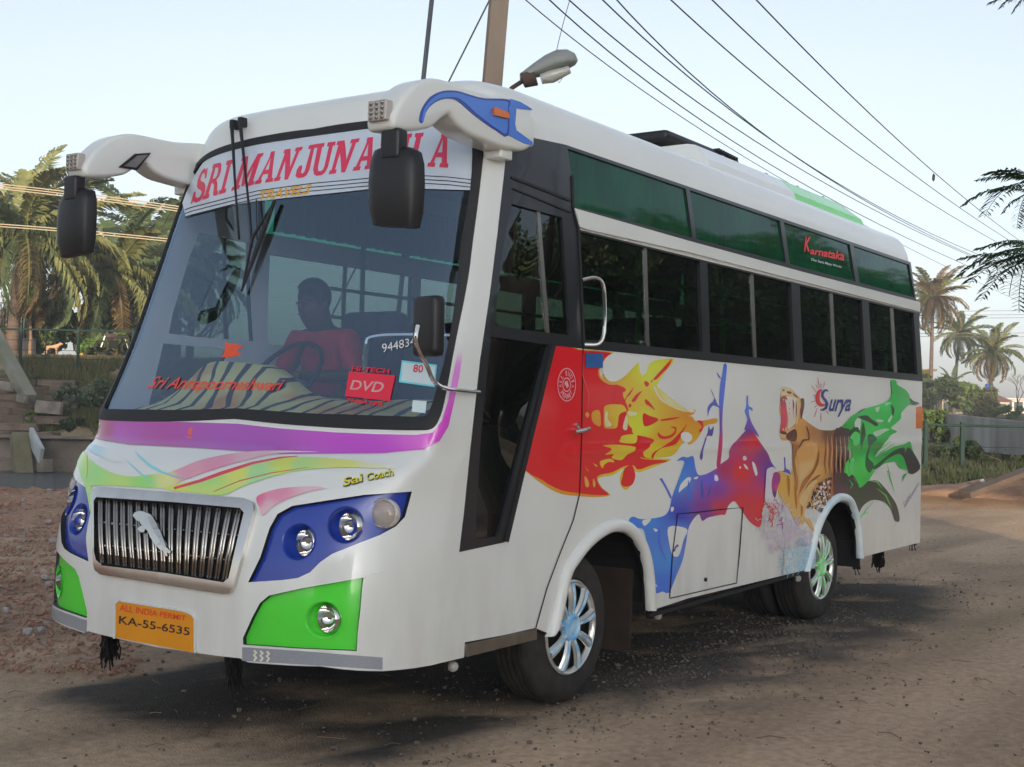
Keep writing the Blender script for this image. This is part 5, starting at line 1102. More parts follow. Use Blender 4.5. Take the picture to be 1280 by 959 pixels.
dirt, dirt2, redd, lit, grs, conc, dk = [np.array(c) for c in ((.60, .435, .295), (.50, .355, .24), (.44, .235, .155), (.36, .22, .12), (.10, .095, .045), (.26, .21, .165), (.075, .068, .062))]
for D in Ds:
    for R in Rs:
        x, y, _ = DRz(D, R, 0); h, k = hgt(D, R); near = 1 if D < 60 else 0
        n1, n2, n3 = (fr2(x, y, .35), fr2(x, y, 1.6), fr2(x, y, 5)) if near else (0, 0, 0)
        rough = .012; px = 640 + 1603 * R / D if D > 2 else 640
        left = min(1, max(0, (-R - 3.2 - .12 * D + .8 * n1) / 1.6)) * (1 if 5 < D < 19.5 else 0)
        c = dirt + (dirt2 - dirt) * min(1, max(0, .5 + n1)) + n2 * .015
        c = c + (redd - c) * left; rough += .055 * left + .05 * left * max(0, n1)
        bump = n2 * rough * 1.6 + n3 * rough
        # ruts, dark gravel and painted contact shade beside and under the bus
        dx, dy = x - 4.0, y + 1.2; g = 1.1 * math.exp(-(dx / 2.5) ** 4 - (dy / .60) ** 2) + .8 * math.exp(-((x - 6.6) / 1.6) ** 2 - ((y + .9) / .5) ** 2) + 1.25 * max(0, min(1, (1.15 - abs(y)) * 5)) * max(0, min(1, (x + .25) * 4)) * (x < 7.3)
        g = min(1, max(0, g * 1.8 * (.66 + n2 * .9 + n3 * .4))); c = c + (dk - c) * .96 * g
        if near and D < 22:
            tr = mn.fractal(Vector((x * .22, y * 1.9, 1.7)), 1.0, 2.0, 4); c = c * (1 + .35 * tr * (1 - left))
        g2 = max(0, n1 * 1.6 + n2 * .5 - .5) * (1 if D < 16 else 0); c = c + (dk * 1.4 - c) * min(.5, g2) * .6
        if D > 20.8 and k < .5:
            t = min(1, max(0, (D - 21.2) / 1.0)) * (1 if D < 25.5 else max(0, 1 - (D - 25.5))); c = c + (lit * (1 + n2 * .3) - c) * t
            if D > 25.5: c = grs * (1 + .6 * n2) + (dirt * .3) * max(0, n1)
            bump = n2 * .03 + n3 * .01
        if k >= .5 and D > 19.4:
            c = conc * (1 + .3 * n2) if D < 34.5 else (grs * 1.0 + dirt * .6 * max(0, .5 + n2) if D < 42 else lit * (1 + n2 * .2)); bump = n2 * .05 * (D > 34.5)
            if D > 49: c = grs + lit * .2
        if D >= 60: c = grs * .9
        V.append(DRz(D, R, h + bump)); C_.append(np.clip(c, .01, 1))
nr = len(Rs)
for i in range(len(Ds) - 1):
    for j in range(nr - 1): F.append((i * nr + j, i * nr + j + 1, (i + 1) * nr + j + 1, (i + 1) * nr + j))
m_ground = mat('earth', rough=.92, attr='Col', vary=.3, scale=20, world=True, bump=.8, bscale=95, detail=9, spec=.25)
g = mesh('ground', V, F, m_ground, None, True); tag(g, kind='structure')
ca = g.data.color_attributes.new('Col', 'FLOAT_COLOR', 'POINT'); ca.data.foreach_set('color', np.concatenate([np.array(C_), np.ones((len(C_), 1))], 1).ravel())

# loose stones: real pebbles scattered on the road and heaped at the left
def stones(name, spots, kinds, m):
    vs_, fs_, nb = [], [], 0; base = []
    for k in range(6):
        bm = bmesh.new(); bmesh.ops.create_icosphere(bm, subdivisions=1, radius=1); r = random.Random(k)
        for v in bm.verts: v.co *= r.uniform(.5, 1.2); v.co.z *= .8
        bm.verts.ensure_lookup_table(); base.append((np.array([v.co[:] for v in bm.verts]), np.array([[v.index for v in f.verts] for f in bm.faces]))); bm.free()
    for (x, y, z, r) in spots:
        b, f = base[rng.integers(6)]; a = rng.uniform(0, 6.28); c, s = math.cos(a), math.sin(a); q = b * r * rng.uniform(.6, 1.3, 3); q = np.stack([q[:, 0] * c - q[:, 1] * s, q[:, 0] * s + q[:, 1] * c, q[:, 2]], 1) + [x, y, z]
        vs_.append(q); fs_.append(f + nb); nb += len(q)
    o = mesh(name, np.concatenate(vs_), np.concatenate(fs_), m, None, False); return tag(o, kind='stuff')
sp = []
for _ in range(2600):
    D = rng.uniform(3.5, 16); R = rng.uniform(-.46, .46) * D; x, y, _z = DRz(D, R, 0); sp.append((x, y, .004, abs(rng.normal(0, .0045)) + .002))
for _ in range(5500):
    x = rng.normal(3.9, 1.9); y = rng.normal(-1.15, .38); sp.append((x, y, .006, abs(rng.normal(0, .0045)) + .002))
for _ in range(500):
    x = rng.uniform(-.6, 7.5); y = rng.uniform(-1.3, 1.5); sp.append((x, y, .006, abs(rng.normal(0, .008)) + .004))
tag(stones('gravel', sp, 6, mat('gravel_stone', (.20, .165, .135), .9, color2=(.06, .055, .05), scale=3, world=True)), 'small grey stones scattered on the dirt beside and under the bus', 'gravel')
sp = []
for _ in range(11000):
    D = rng.uniform(7.0, 19); R = -rng.uniform(.26, .46) * D - .2; x, y, _z = DRz(D, R, 0); r = min(.05, abs(rng.normal(0, .010)) + .004); sp.append((x, y, gz(D, R) + .012, r if rng.random() > .02 else r * 1.8))
tag(stones('rubble', sp, 6, mat('red_rubble', (.40, .24, .175), .95, color2=(.24, .15, .11), scale=4, world=True)), 'reddish broken earth and stones heaped at the left of the bus', 'rubble')
sp = []
for _ in range(120):
    D = rng.uniform(8, 18.5); R = -rng.uniform(.27, .45) * D - .2; x, y, _z = DRz(D, R, 0); sp.append((x, y, gz(D, R) + .02, rng.uniform(.02, .05)))
tag(stones('litter', sp, 6, mat('pale_litter', (.42, .40, .40), .8, color2=(.22, .2, .2), scale=5, world=True)), 'pale scraps of litter and plaster among the red rubble', 'litter')
bm = bmesh.new()
for _ in range(260):
    D = rng.uniform(4, 15); R = rng.uniform(-.44, .44) * D; x, y, _z = DRz(D, R, 0); a = rng.uniform(0, 6.28); l = rng.uniform(.04, .16)
    a_tube(bm, [(x, y, .012), (x + l * .5 * math.cos(a), y + l * .5 * math.sin(a), .018), (x + l * math.cos(a + .3), y + l * math.sin(a + .3), .012)], .0022, 3)
tag(bmobj('dry_twigs', bm, mat('dry_twig', (.17, .12, .07), .9)), 'dry twigs and straws lying on the dirt road', 'twigs', kind='stuff')

# canal
wm = bpy.data.materials.new('canal_water_surface'); wm.use_nodes = True; nt = wm.node_tree; b = nt.nodes['Principled BSDF']; b.inputs['Base Color'].default_value = (.06, .075, .085, 1); b.inputs['Roughness'].default_value = .12
tc = nt.nodes.new('ShaderNodeNewGeometry'); n = nt.nodes.new('ShaderNodeTexNoise'); n.inputs['Scale'].default_value = 3.5; n.inputs['Detail'].default_value = 5; bp = nt.nodes.new('ShaderNodeBump'); bp.inputs['Distance'].default_value = .25; bp.inputs['Strength'].default_value = .9
nt.links.new(tc.outputs['Position'], n.inputs['Vector']); nt.links.new(n.outputs['Fac'], bp.inputs['Height']); nt.links.new(bp.outputs[0], b.inputs['Normal'])
q = [DRz(18.9, -60, -.32), DRz(18.9, -2.6, -.32), DRz(33.3, -4.5, -.32), DRz(33.3, -60, -.32)]
tag(mesh('canal_water', q, [(0, 1, 2, 3)], wm), kind='structure')
YAW = math.atan2(.5655, .8248)
def dbox(name, D, R, z0, sD, sR, h, m, parent=None, tilt=0, rz=0, bev=0):
    """box standing on z0, deep sD along the view, sR wide"""
    x, y, _ = DRz(D, R, 0); return box(name, (x, y, z0 + h / 2), (sD, sR, h), m, parent, rz=YAW + rz, bev=bev, rx=tilt)
M_conc = mat('weathered_concrete', (.24, .20, .165), .9, color2=(.14, .115, .09), scale=1.6, world=True, bump=.5, bscale=9, detail=8)
M_conc2 = mat('grey_concrete', (.44, .43, .40), .9, color2=(.20, .19, .175), scale=1.6, world=True, bump=.4, bscale=7, stretch=(1, 1, .22), detail=8)
cw_ = dbox('canal_wall', 33.55, -17.5, -.9, .5, 27, 1.42, M_conc); tag(cw_, 'weathered brown concrete wall along the far side of the canal', 'canal wall')
dbox('coping', 33.45, -17.5, .521, .75, 27, .07, M_conc, cw_, bev=.015)
for i in range(5): dbox('buttress', 33.2, -6.5 - i * 3.6, -.9, .3, .35, 1.3, M_conc, cw_)
x, y, _ = DRz(35, -15.5, 0)
st = empty('stone_steps', (x, y, .5)); tag(st, 'courses of brown masonry stepping up the canal bank at the left edge', 'stone steps')
M_stone = mat('brown_masonry', (.20, .15, .11), .95, color2=(.11, .08, .06), scale=2.2, world=True, bump=1, bscale=8, detail=8)
me_blk = None
for i in range(8):
    for j in range(6):
        w = 1.15; off_ = (i % 2) * .55
        x, y, _ = DRz(34.3 + i * .47 + rng.uniform(-.05, .05), -12.7 - j * w - off_, 0)
        bm = bmesh.new(); a_box(bm, (0, 0, 0), (.62, w - .03, .2), bev=.03)
        if me_blk is None or rng.random() < .5:
            for v_ in bm.verts: v_.co += Vector(rng.uniform(-.035, .035, 3))
            me_blk = bpy.data.meshes.new('stone_block'); bm.to_mesh(me_blk); me_blk.materials.append(M_stone)
        bm.free(); o = link('stone_block', me_blk, None, st); o.location = Vector((x, y, .56 + i * .205)) - st.location; o.rotation_euler = (0, 0, YAW + rng.uniform(-.03, .03))
def beam(name, p, q, w, t, m, label, cat):
    p, q = Vector(p), Vector(q); d_ = q - p; bm = bmesh.new(); a_box(bm, (0, 0, 0), (w, t, d_.length), bev=.02)
    M_ = Matrix.Translation((p + q) / 2) @ d_.to_track_quat('Z', 'Y').to_matrix().to_4x4(); bmesh.ops.transform(bm, matrix=M_, verts=bm.verts); return tag(bmobj(name, bm, m, None, 30), label, cat)
beam('fallen_pillar', at(-16, 402, 37.5), at(37, 499, 35.2), .34, .3, mat('moss_concrete', (.26, .245, .22), .9, color2=(.15, .17, .09), scale=1.3, world=True), 'grey concrete pillar with a green patch leaning down the canal bank', 'fallen pillar')
sg_ = empty('sluice_block', tuple(at(40, 580, 32.7))); tag(sg_, 'broken concrete sluice with a pale tilted slab standing in the canal', 'sluice')
def rel(o, par): o.parent = par; o.matrix_parent_inverse = par.matrix_world.inverted(); o.location = o.location; return o
def pbeam(name, p, q, w, t, m, par):
    o = beam(name, Vector(p) - par.location, Vector(q) - par.location, w, t, m, None, None); o.parent = par; return o
pbeam('tilted_slab', at(38, 543, 33.0), at(52, 570, 32.2), .10, .42, mat('pale_slab', (.42, .47, .50), .7, color2=(.25, .24, .2), scale=2), sg_)
pbeam('mossy_post', at(24, 545, 33.0), at(30, 596, 32.3), .42, .35, mat('mossy_stone', (.13, .12, .06), .95, color2=(.20, .18, .13), scale=2.4, bump=.6, bscale=9), sg_)
pbeam('foot', at(56, 574, 32.4), at(56, 590, 32.4), .30, .3, M_conc, sg_)
for (a, b_, w_, lab) in (((0, 481), (15, 484), .22, 'pale broken slab lying on the stone courses, at the very left edge'), ((22, 497), (33, 500), .20, 'small grey broken slab lying beside the foot of the leaning pillar'), ((45, 508), (77, 511), .34, 'long buff broken slab lying in the weeds above the canal wall')):
    beam('broken_slab', at(*a, 35.0), at(*b_, 34.8), .12, w_, mat('slab_stone', (.28, .25, .21), .9, color2=(.13, .11, .09), scale=3, world=True), lab, 'broken slab')

# foliage tools
def leaf_cloud(n, size, blobs, seed, flat=.5):
    r = np.random.default_rng(seed); V_, F_ = [], []
    w = np.array([b[3] ** 2 for b in blobs]); w = w / w.sum(); idx = r.choice(len(blobs), n, p=w)
    for k, i in enumerate(idx):
        b = blobs[i]; d = r.normal(0, 1, 3); d /= np.linalg.norm(d); rr = b[3] * r.uniform(.35, 1.05) ** .6; c = np.array(b[:3]) + d * rr * [1, 1, flat + .3]
        u = r.normal(0, 1, 3); u /= np.linalg.norm(u); v = np.cross(u, r.normal(0, 1, 3)); v /= np.linalg.norm(v) + 1e-9; s = size * r.uniform(.6, 1.4); j = len(V_)
        V_ += [c - u * s, c + v * s * .45, c + u * s, c - v * s * .45]; F_.append((j, j + 1, j + 2, j + 3))
    return V_, F_
def leafmat(name, c1, c2):
    m = mat(name, c1, .65, color2=c2, scale=2.2, detail=3, world=True, spec=.3); return m
LG = leafmat('leaf_green', (.045, .085, .022), (.11, .15, .04)); LD = leafmat('leaf_dark', (.022, .045, .016), (.06, .085, .03)); LB = leafmat('leaf_brown', (.10, .075, .04), (.07, .085, .03)); LY = leafmat('leaf_bright', (.12, .20, .045), (.06, .12, .03)); LGY = leafmat('leaf_greyish', (.12, .15, .09), (.05, .08, .035))
M_bark = mat('bark', (.11, .085, .065), .95, color2=(.06, .045, .035), scale=9, bump=.8, bscale=14, stretch=(1, 1, .3))
def bush(name, D, R, z, w, h, n, m, label, cat='bush', size=.09, seed=1, group=None, stem=True):
    x, y, _ = DRz(D, R, 0); r = random.Random(seed); o = empty(name, (x, y, z)); tag(o, label, cat, group)
    bl = [(r.uniform(-w / 2, w / 2) * .8, r.uniform(-w / 2, w / 2) * .8, h * r.uniform(.12, .85), r.uniform(.18, .34) * min(w, h)) for _ in range(9)]
    V_, F_ = leaf_cloud(n, size, bl, seed); mesh('foliage', V_, F_, m, o)
    if stem:
        bm = bmesh.new()
        for b in bl[:5]: a_tube(bm, [(0, 0, -.1), (b[0] * .3, b[1] * .3, b[2] * .5), b[:3]], [.035, .025, .01], 5)
        bmobj('stem', bm, M_bark, o)
    return o
def grass(name, boxes, m, label, blade=(.12, .35)):
    V_, F_ = [], []
    for (D0, D1, R0, R1, n) in boxes:
        for _ in range(n):
            D = rng.uniform(D0, D1); R = rng.uniform(R0, R1) * D
            if fr2(D * 1.3, R * 1.3, .9) < -.12: continue
            x, y, _z = DRz(D, R, 0); z = gz(D, R); h = rng.uniform(*blade); a = rng.uniform(0, 6.28); w = .014 + .012 * D / 30; l = rng.normal(0, .35, 2) * h; j = len(V_)
            V_ += [(x - w * math.cos(a), y - w * math.sin(a), z - .02), (x + w * math.cos(a), y + w * math.sin(a), z - .02), (x + l[0], y + l[1], z + h)]; F_.append((j, j + 1, j + 2))
    return tag(mesh(name, V_, F_, m), label, 'grass', kind='stuff')
grass('bank_grass', [(35, 41.5, -.385, -.20, 26000), (34.6, 36, -.40, -.2, 3000)], leafmat('dry_grass', (.15, .13, .06), (.075, .095, .03)), 'dry brown and green grass on the far canal bank')
grass('verge_grass', [(25.4, 34, .30, .46, 22000), (24.6, 27, .30, .46, 3500)], leafmat('verge_grass_blade', (.07, .075, .035), (.03, .05, .02)), 'green and straw-coloured grass below the right-hand fence', (.07, .26))
weeds = [(36, 88, .9, .9, LGY, 'grey-green leafy weed bush in front of the fence, next to the bus windscreen edge'), (36.5, 128, 1.3, 1.0, LGY, 'wide grey-green weed bush behind the edge of the bus windscreen'), (35.3, 48, .7, .45, LG, 'small dark green weed at the foot of the leaning pillar'), (35, 92, .6, .35, LD, 'low dark green weed tuft on the coping of the canal wall'), (37.5, 30, .8, .5, LG, 'green weed clump beside the leaning concrete pillar')]
for i, (D, px, w, h, m_, lab) in enumerate(weeds):
    R = (px - 640) / 1603 * D; bush('weed_bush', D, R, gz(D, R), w, h, 900, m_, lab, 'weed', .06, 11 + i, None)

# fences of green posts
M_fence = mat('green_fence_paint', (.016, .045, .035), .85, vary=.3)
def fence(name, D, pxs, top, base, rails, label, w=.07, thin=()):
    o = empty(name, tuple(DRz(D, (pxs[0] - 640) / 1603 * D, 0))); tag(o, label, 'fence'); L = o.location
    for px in pxs:
        R = (px - 640) / 1603 * D; z = gz(D, R); x, y, _ = DRz(D, R, 0); ww = w if px not in thin else w * .45
        box('fence_post', (x - L.x, y - L.y, (z + top) / 2), (ww, ww, top - z + .1), M_fence, o, rz=YAW)
    a = (pxs[0] - 640) / 1603 * D; b = (pxs[-1] - 640) / 1603 * D
    for rz_ in rails:
        p, q = DRz(D, a, rz_), DRz(D, b, rz_); tube('fence_rail' if rz_ == rails[0] else 'fence_wire', [(p[0] - L.x, p[1] - L.y, rz_), (q[0] - L.x, q[1] - L.y, rz_)], .030 if rz_ == rails[0] else .008, M_fence, o, None or 6)
    return o
fence('green_fence', 39.3, [-15, 25, 56, 97, 165, 235], 3.72, 2.5, [3.68, 3.35, 3.05, 2.8], 'green metal fence along the canal road at the left', thin=(56,))
fence('green_fence', 28.5, [1060, 1130, 1158, 1203.5, 1290, 1380], 1.40, .4, [1.37, .9], 'green metal post fence on the grass bank at the right', .085)
# wall on the right
p0, p1 = at(1130, 510, 40), at(1310, 531, 28); v_ = [(p0[0], p0[1], .7), (p1[0], p1[1], .7), (p1[0], p1[1], 1.44), (p0[0], p0[1], 1.80)]
dd = np.array([.8248, .5655, 0]) * .25; vv_ = [np.array(q) for q in v_] + [np.array(q) + dd for q in v_]
rw = mesh('concrete_wall', vv_, [(0, 1, 2, 3), (5, 4, 7, 6), (3, 2, 6, 7), (0, 3, 7, 4), (1, 5, 6, 2)], M_conc2); tag(rw, 'stained grey concrete boundary wall behind the right-hand fence', 'wall')
for i in range(0):
    k = i / 8; q = p0 * (1 - k) + p1 * k; zt = 1.90 * (1 - k) + 1.44 * k; box('wall_pier', (q[0] - .03, q[1] - .02, .7 + (zt - .72) / 2), (.06, .16, zt - .72), M_conc2, rw, rz=YAW)
o = mesh('wall_ledge', [q + np.array([-.35, -.2, zz]) for q in (p0, p1) for zz in (0,)] and [(p0[0] - .3, p0[1] - .2, 1.15), (p1[0] - .3, p1[1] - .2, .98), (p1[0] - .3, p1[1] - .2, 1.08), (p0[0] - .3, p0[1] - .2, 1.27), (p0[0], p0[1], 1.15), (p1[0], p1[1], .98), (p1[0], p1[1], 1.08), (p0[0], p0[1], 1.27)], [(0, 1, 2, 3), (3, 2, 6, 7), (0, 4, 5, 1), (0, 3, 7, 4), (1, 5, 6, 2)], M_conc2, rw)
beam('leaning_plank', at(1206, 619, 22.2), at(1300, 583, 22.8), .30, .10, mat('old_plank', (.14, .10, .075), .9, color2=(.09, .065, .05), scale=3), 'brown weathered plank leaning on the earth mound at the right edge', 'plank')
bm = bmesh.new(); bmesh.ops.create_icosphere(bm, subdivisions=4, radius=1)
for v in bm.verts: v.co *= 1 + .25 * mn.fractal(v.co * 1.7, 1, 2, 4)
x, y, _ = DRz(23.6, 9.3, 0); bmesh.ops.transform(bm, matrix=Matrix.Translation((x, y, .0)) @ Matrix.Rotation(YAW, 4, 'Z') @ Matrix.Diagonal((.9, 2.0, .42, 1)), verts=bm.verts)
tag(bmobj('earth_mound', bm, mat('mound_earth', (.27, .17, .11), .95, color2=(.16, .1, .07), scale=3, world=True, bump=.6, bscale=12), None, True), 'orange-brown earth mound under the leaning plank', 'mound')
for (a, b_) in (((1212, 612), .04), ((1228, 602), .05), ((1231, 605), .03)):
    p = at(*a, 23.2); bm = bmesh.new(); bmesh.ops.create_icosphere(bm, subdivisions=2, radius=b_, matrix=Matrix.Translation(p))
    for v in bm.verts: v.co += Vector(rng.uniform(-.01, .01, 3))
    tag(bmobj('litter_scrap', bm, mat('pale_litter', None)), 'white scrap of litter ' + {1212: 'at the lower left end of the leaning plank', 1228: 'highest in the grass above the leaning plank', 1231: 'just under the highest scrap, touching the leaning plank'}[a[0]], 'litter')
for i, (px, D, w, h, m_, lab) in enumerate(((1180, 31, 2.2, .55, LD, 'dark green scrub below the concrete wall, between bus and fence post'), (1262, 30, 2.6, .5, LD, 'dark green scrub right of the fence post'), (1230, 33, 2.2, .45, LG, 'mid green scrub directly under the ledge of the concrete wall'), (1166, 36, 1.4, 1.0, LG, 'leafy green shrub against the wall beside the rear corner of the bus'))):
    R = (px - 640) / 1603 * D; bush('scrub', D, R, gz(D, R) - .05, w, h, 1600, m_, lab, 'bush', .08, 31 + i)

# ---- coconut palms: crown of single fronds, each a leaf of its own
def frond_mesh(L, droop, hang, n, m, seed, lw=.042, ll=.80):
    r = np.random.default_rng(seed); V_, F_ = [], []; P_ = []; a = 0.
    x = z = 0.; pts = []
    for k in range(n + 1):
        t = k / n; a = droop * t ** 1.3; pts.append((x, 0, z)); x += L / n * math.cos(a); z -= L / n * math.sin(a)
    for k in range(n):          # rachis strip
        w = .035 * (1 - k / n) + .006; p, q = pts[k], pts[k + 1]; j = len(V_)
        V_ += [(p[0], -w, p[2]), (p[0], w, p[2]), (q[0], w, q[2]), (q[0], -w, q[2]), (p[0], 0, p[2] - w), (q[0], 0, q[2] - w)]; F_ += [(j, j + 1, j + 2, j + 3), (j + 1, j + 4, j + 5, j + 2), (j, j + 3, j + 5, j + 4)]
    for k in range(2, 2 * n):
        t = k / (2 * n); i = min(n - 1, int(t * n)); f = t * n - i; p = np.array(pts[i]) * (1 - f) + np.array(pts[i + 1]) * f
        l = ll * (math.sin(math.pi * (.12 + .86 * t)) ** .6) * r.uniform(.8, 1.1)
        for s_ in (-1, 1):
            fw = .45 + .3 * t; d1 = np.array([fw, s_ * (1 - .4 * hang), .12 - hang * .5]); d1 /= np.linalg.norm(d1); d2 = np.array([fw * .6, s_ * (.6 - .5 * hang), -.5 - hang]); d2 /= np.linalg.norm(d2)
            d1 += r.normal(0, .08, 3); d2 += r.normal(0, .12, 3); c = p + d1 * l * .5; e = c + d2 * l * .5; w = np.array([lw, 0, 0]); j = len(V_)
            V_ += [p - w * .5, p + w * .5, c + w, c - w, e]; F_ += [(j, j + 1, j + 2, j + 3), (j + 3, j + 2, j + 4)]
    me = bpy.data.meshes.new('frond'); me.from_pydata([tuple(map(float, q)) for q in V_], [], F_); me.materials.append(m); me.update(); return me
PG1 = leafmat('palm_green', (.10, .14, .055), (.05, .08, .035)); PG2 = leafmat('palm_yellow_green', (.20, .20, .065), (.10, .125, .045)); PG3 = leafmat('palm_dead', (.19, .135, .06), (.11, .085, .04))
FR = {k: [frond_mesh(3.6, d, h, 34, m_, i * 7 + ord(k)) for i, (d, h) in enumerate(((.9, .25), (1.4, .6), (1.9, .8)))] for k, m_ in (('g', PG1), ('y', PG2), ('d', PG3))}
M_ptrunk = mat('palm_trunk', (.15, .11, .085), .95, color2=(.085, .06, .045), scale=7, bump=.6, bscale=10, stretch=(.3, .3, 2.5))
def palm(D, px, base, ctop, s, nf, mix, label, seed, lean=0, dead=5):
    R = (px - 640) / 1603 * D; x, y, _ = DRz(D, R, 0); r = random.Random(seed); o = empty('coconut_palm', (x, y, base)); tag(o, label, 'palm tree', 'coconut palms in the background'); h = ctop - base
    bm = bmesh.new(); rd = np.array(RT[:2]); tp = []
    for k in range(14):
        t = k / 13; tp.append((rd[0] * lean * t ** 1.6, rd[1] * lean * t ** 1.6, h * t - .2 * (1 - t)))
    a_tube(bm, tp, [(.21 - .10 * k / 13) * (1 + .05 * (k % 2)) * max(s, .8) for k in range(14)], 10); bmobj('trunk', bm, M_ptrunk, o, True)
    top = Vector(tp[-1])
    for i in range(nf):
        el = R_(78 - 125 * (i / (nf - 1)) ** .8 + r.uniform(-8, 8)); az = i * 2.4 + r.uniform(-.3, .3); k = 'd' if i >= nf - dead else r.choice(mix)
        me = FR[k][0 if i < nf * .35 else (1 if i < nf * .75 else 2)]
        f = bpy.data.objects.new('frond', me); col.objects.link(f); f.parent = o; f.location = top + Vector((math.cos(az), math.sin(az), 0)) * .08
        f.rotation_euler = Matrix.Rotation(az, 3, 'Z').to_4x4().to_3x3().to_euler() if False else (Matrix.Rotation(az, 3, 'Z') @ Matrix.Rotation(-el, 3, 'Y') @ Matrix.Rotation(r.uniform(-.3, .3), 3, 'X')).to_euler(); q = s * r.uniform(.85, 1.1); f.scale = (q, q, q)
    bm = bmesh.new()
    for i in range(9): a = r.uniform(0, 6.28); bmesh.ops.create_icosphere(bm, subdivisions=1, radius=.12 * s, matrix=Matrix.Translation(top + Vector((.28 * math.cos(a) * s, .28 * math.sin(a) * s, -.25 - .3 * r.random()))))
    tag(bmobj('coconut_bunch', bm, mat('coconut', (.22, .12, .03), .6, color2=(.12, .13, .03), scale=4), o, True), kind='stuff')
    return o
palm(50, 124, 3.1, 6.7, 1.12, 30, 'ggy', 'coconut palm with a leaning reddish trunk behind the canal road, left of the windscreen', 1, .5, 3)
palm(46, 14, 3.1, 7.6, 1.15, 32, 'yyg', 'coconut palm with hanging yellow fronds at the left edge', 2, .3, 4)
palm(56, 62, 3.1, 8.6, 1.12, 30, 'ggy', 'coconut palm standing behind the far mirror, between two others', 3, .2, 4)
palm(58, 176, 3.1, 8.6, 1.2, 30, 'gg', 'coconut palm showing its crown under the far mirror horn', 4, .4, 2)
palm(62, 236, 3.1, 8.0, 1.0, 24, 'gg', 'coconut palm mostly hidden behind the bus windscreen pillar', 5, .2, 2)
palm(66, -30, 3.1, 10.2, 1.05, 24, 'gy', 'tall coconut palm reaching in from beyond the left edge', 6, .6, 3)
palm(88, 1163, 1.5, 9.9, .78, 46, 'yyd', 'tall coconut palm with a skirt of hanging golden fronds, beside the rear of the bus', 7, .1, 26)
palm(98, 1192, 1.5, 8.2, .74, 32, 'gyg', 'grey-green coconut palm just right of the golden one', 8, .4, 5)
palm(92, 1238, 1.5, 6.5, .72, 36, 'gyy', 'coconut palm standing by itself above the blue water tank', 9, .1, 9)
palm(92, 1188, 1.6, 4.2, .42, 18, 'gg', 'small young palm below the tall pair at the right', 10, .1, 3)

# ---- broad-leaved trees and hedges
def hedge(px, y0, D, w, h, m_, lab, seed, n=2600, size=.12, cat='bush'):
    R = (px - 640) / 1603 * D; z = 1.48 + (502 + .0203 * px - y0) * D / 1603; bush('hedge', D, R, z, w, h, n, m_, lab, cat, size, seed)
hedge(62, 438, 48.5, 1.6, 1.9, LG, 'green leafy bush behind the dog on the canal road', 51)
hedge(30, 436, 49, 1.3, 2.2, LY, 'bright green sapling foliage beside the left edge railing', 52)
hedge(92, 436, 50, 2.2, 1.9, LB, 'brownish dry hedge left of the leaning palm trunk', 53)
hedge(128, 436, 52, 2.0, 1.4, LB, 'brown-green undergrowth around the foot of the leaning palm', 54)
hedge(150, 446, 47, 2.0, 1.0, LG, 'low green bush in front of the teal wall', 55)
hedge(185, 440, 55, 4.0, 4.0, LD, 'dark bush hidden behind the bus windscreen edge', 56)
hedge(60, 440, 50.5, 4.0, 1.7, LD, 'long dark hedge running behind the dog and the young tree', 71, 5000)
hedge(120, 440, 50.5, 3.6, 1.5, LD, 'dark hedge continuing behind the leaning palm trunk', 72, 4500)
hedge(20, 440, 53, 3.0, 2.0, LB, 'brown-green hedge behind the grey railing', 73, 3000)
hedge(105, 443, 46, .6, .5, LY, 'small bright weed by the middle fence post', 57, 500, .07)
hedge(1168, 520, 80, 2.6, 3.0, LD, 'dark rounded tree under the golden palm at the rear of the bus', 58, 3000, .16, 'tree')
hedge(1206, 517, 82, 2.6, 2.0, LG, 'green spreading tree in front of the pink-roofed house', 59, 3000, .16, 'tree')
hedge(1232, 521, 84, 2.0, 1.9, leafmat('leaf_olive', (.15, .15, .05), (.09, .1, .035)), 'olive-green feathery tree under the blue tank', 60, 3000, .12, 'tree')
hedge(1262, 524, 78, 2.2, .9, LG, 'low green bush before the cream wall at the right edge', 61, 1200, .12)
# small tree with a pale trunk
R = (36 - 640) / 1603 * 47; x, y, _ = DRz(47, R, 0); o = empty('young_tree', (x, y, 3.1)); tag(o, 'young tree with a pale bare trunk on the canal road, left of the dog', 'tree')
tube('trunk', [(0, 0, 0), (.03, .02, .7), (-.02, .0, 1.4), (.05, .02, 2.0)], [.10, .08, .06, .03], mat('pale_bark', (.30, .20, .13), .9, vary=.3), o)
V_, F_ = leaf_cloud(1500, .09, [(0, 0, 2.1, .45), (.2, .4, 1.9, .35), (-.1, -.5, 2.2, .35), (.1, .1, 1.6, .25)], 77); mesh('foliage', V_, F_, LY, o)
# bare branching shrub at the right edge
bm = bmesh.new(); r = random.Random(4); b0 = at(1272, 500, 80)
def twig(p, d, l, w, dep):
    q = p + d * l; a_tube(bm, [p, q], [w, w * .6], 4)
    if dep:
        for _ in range(3): nd = (d + Vector((r.uniform(-.8, .8), r.uniform(-.8, .8), r.uniform(-.2, .6)))).normalized(); twig(q, nd, l * .68, w * .55, dep - 1)
twig(Vector((b0[0], b0[1], 1.4)), Vector((0, 0, 1)), 1.2, .06, 4); tag(bmobj('bare_tree', bm, M_bark), 'thin bare tree against the sky at the right edge', 'tree')

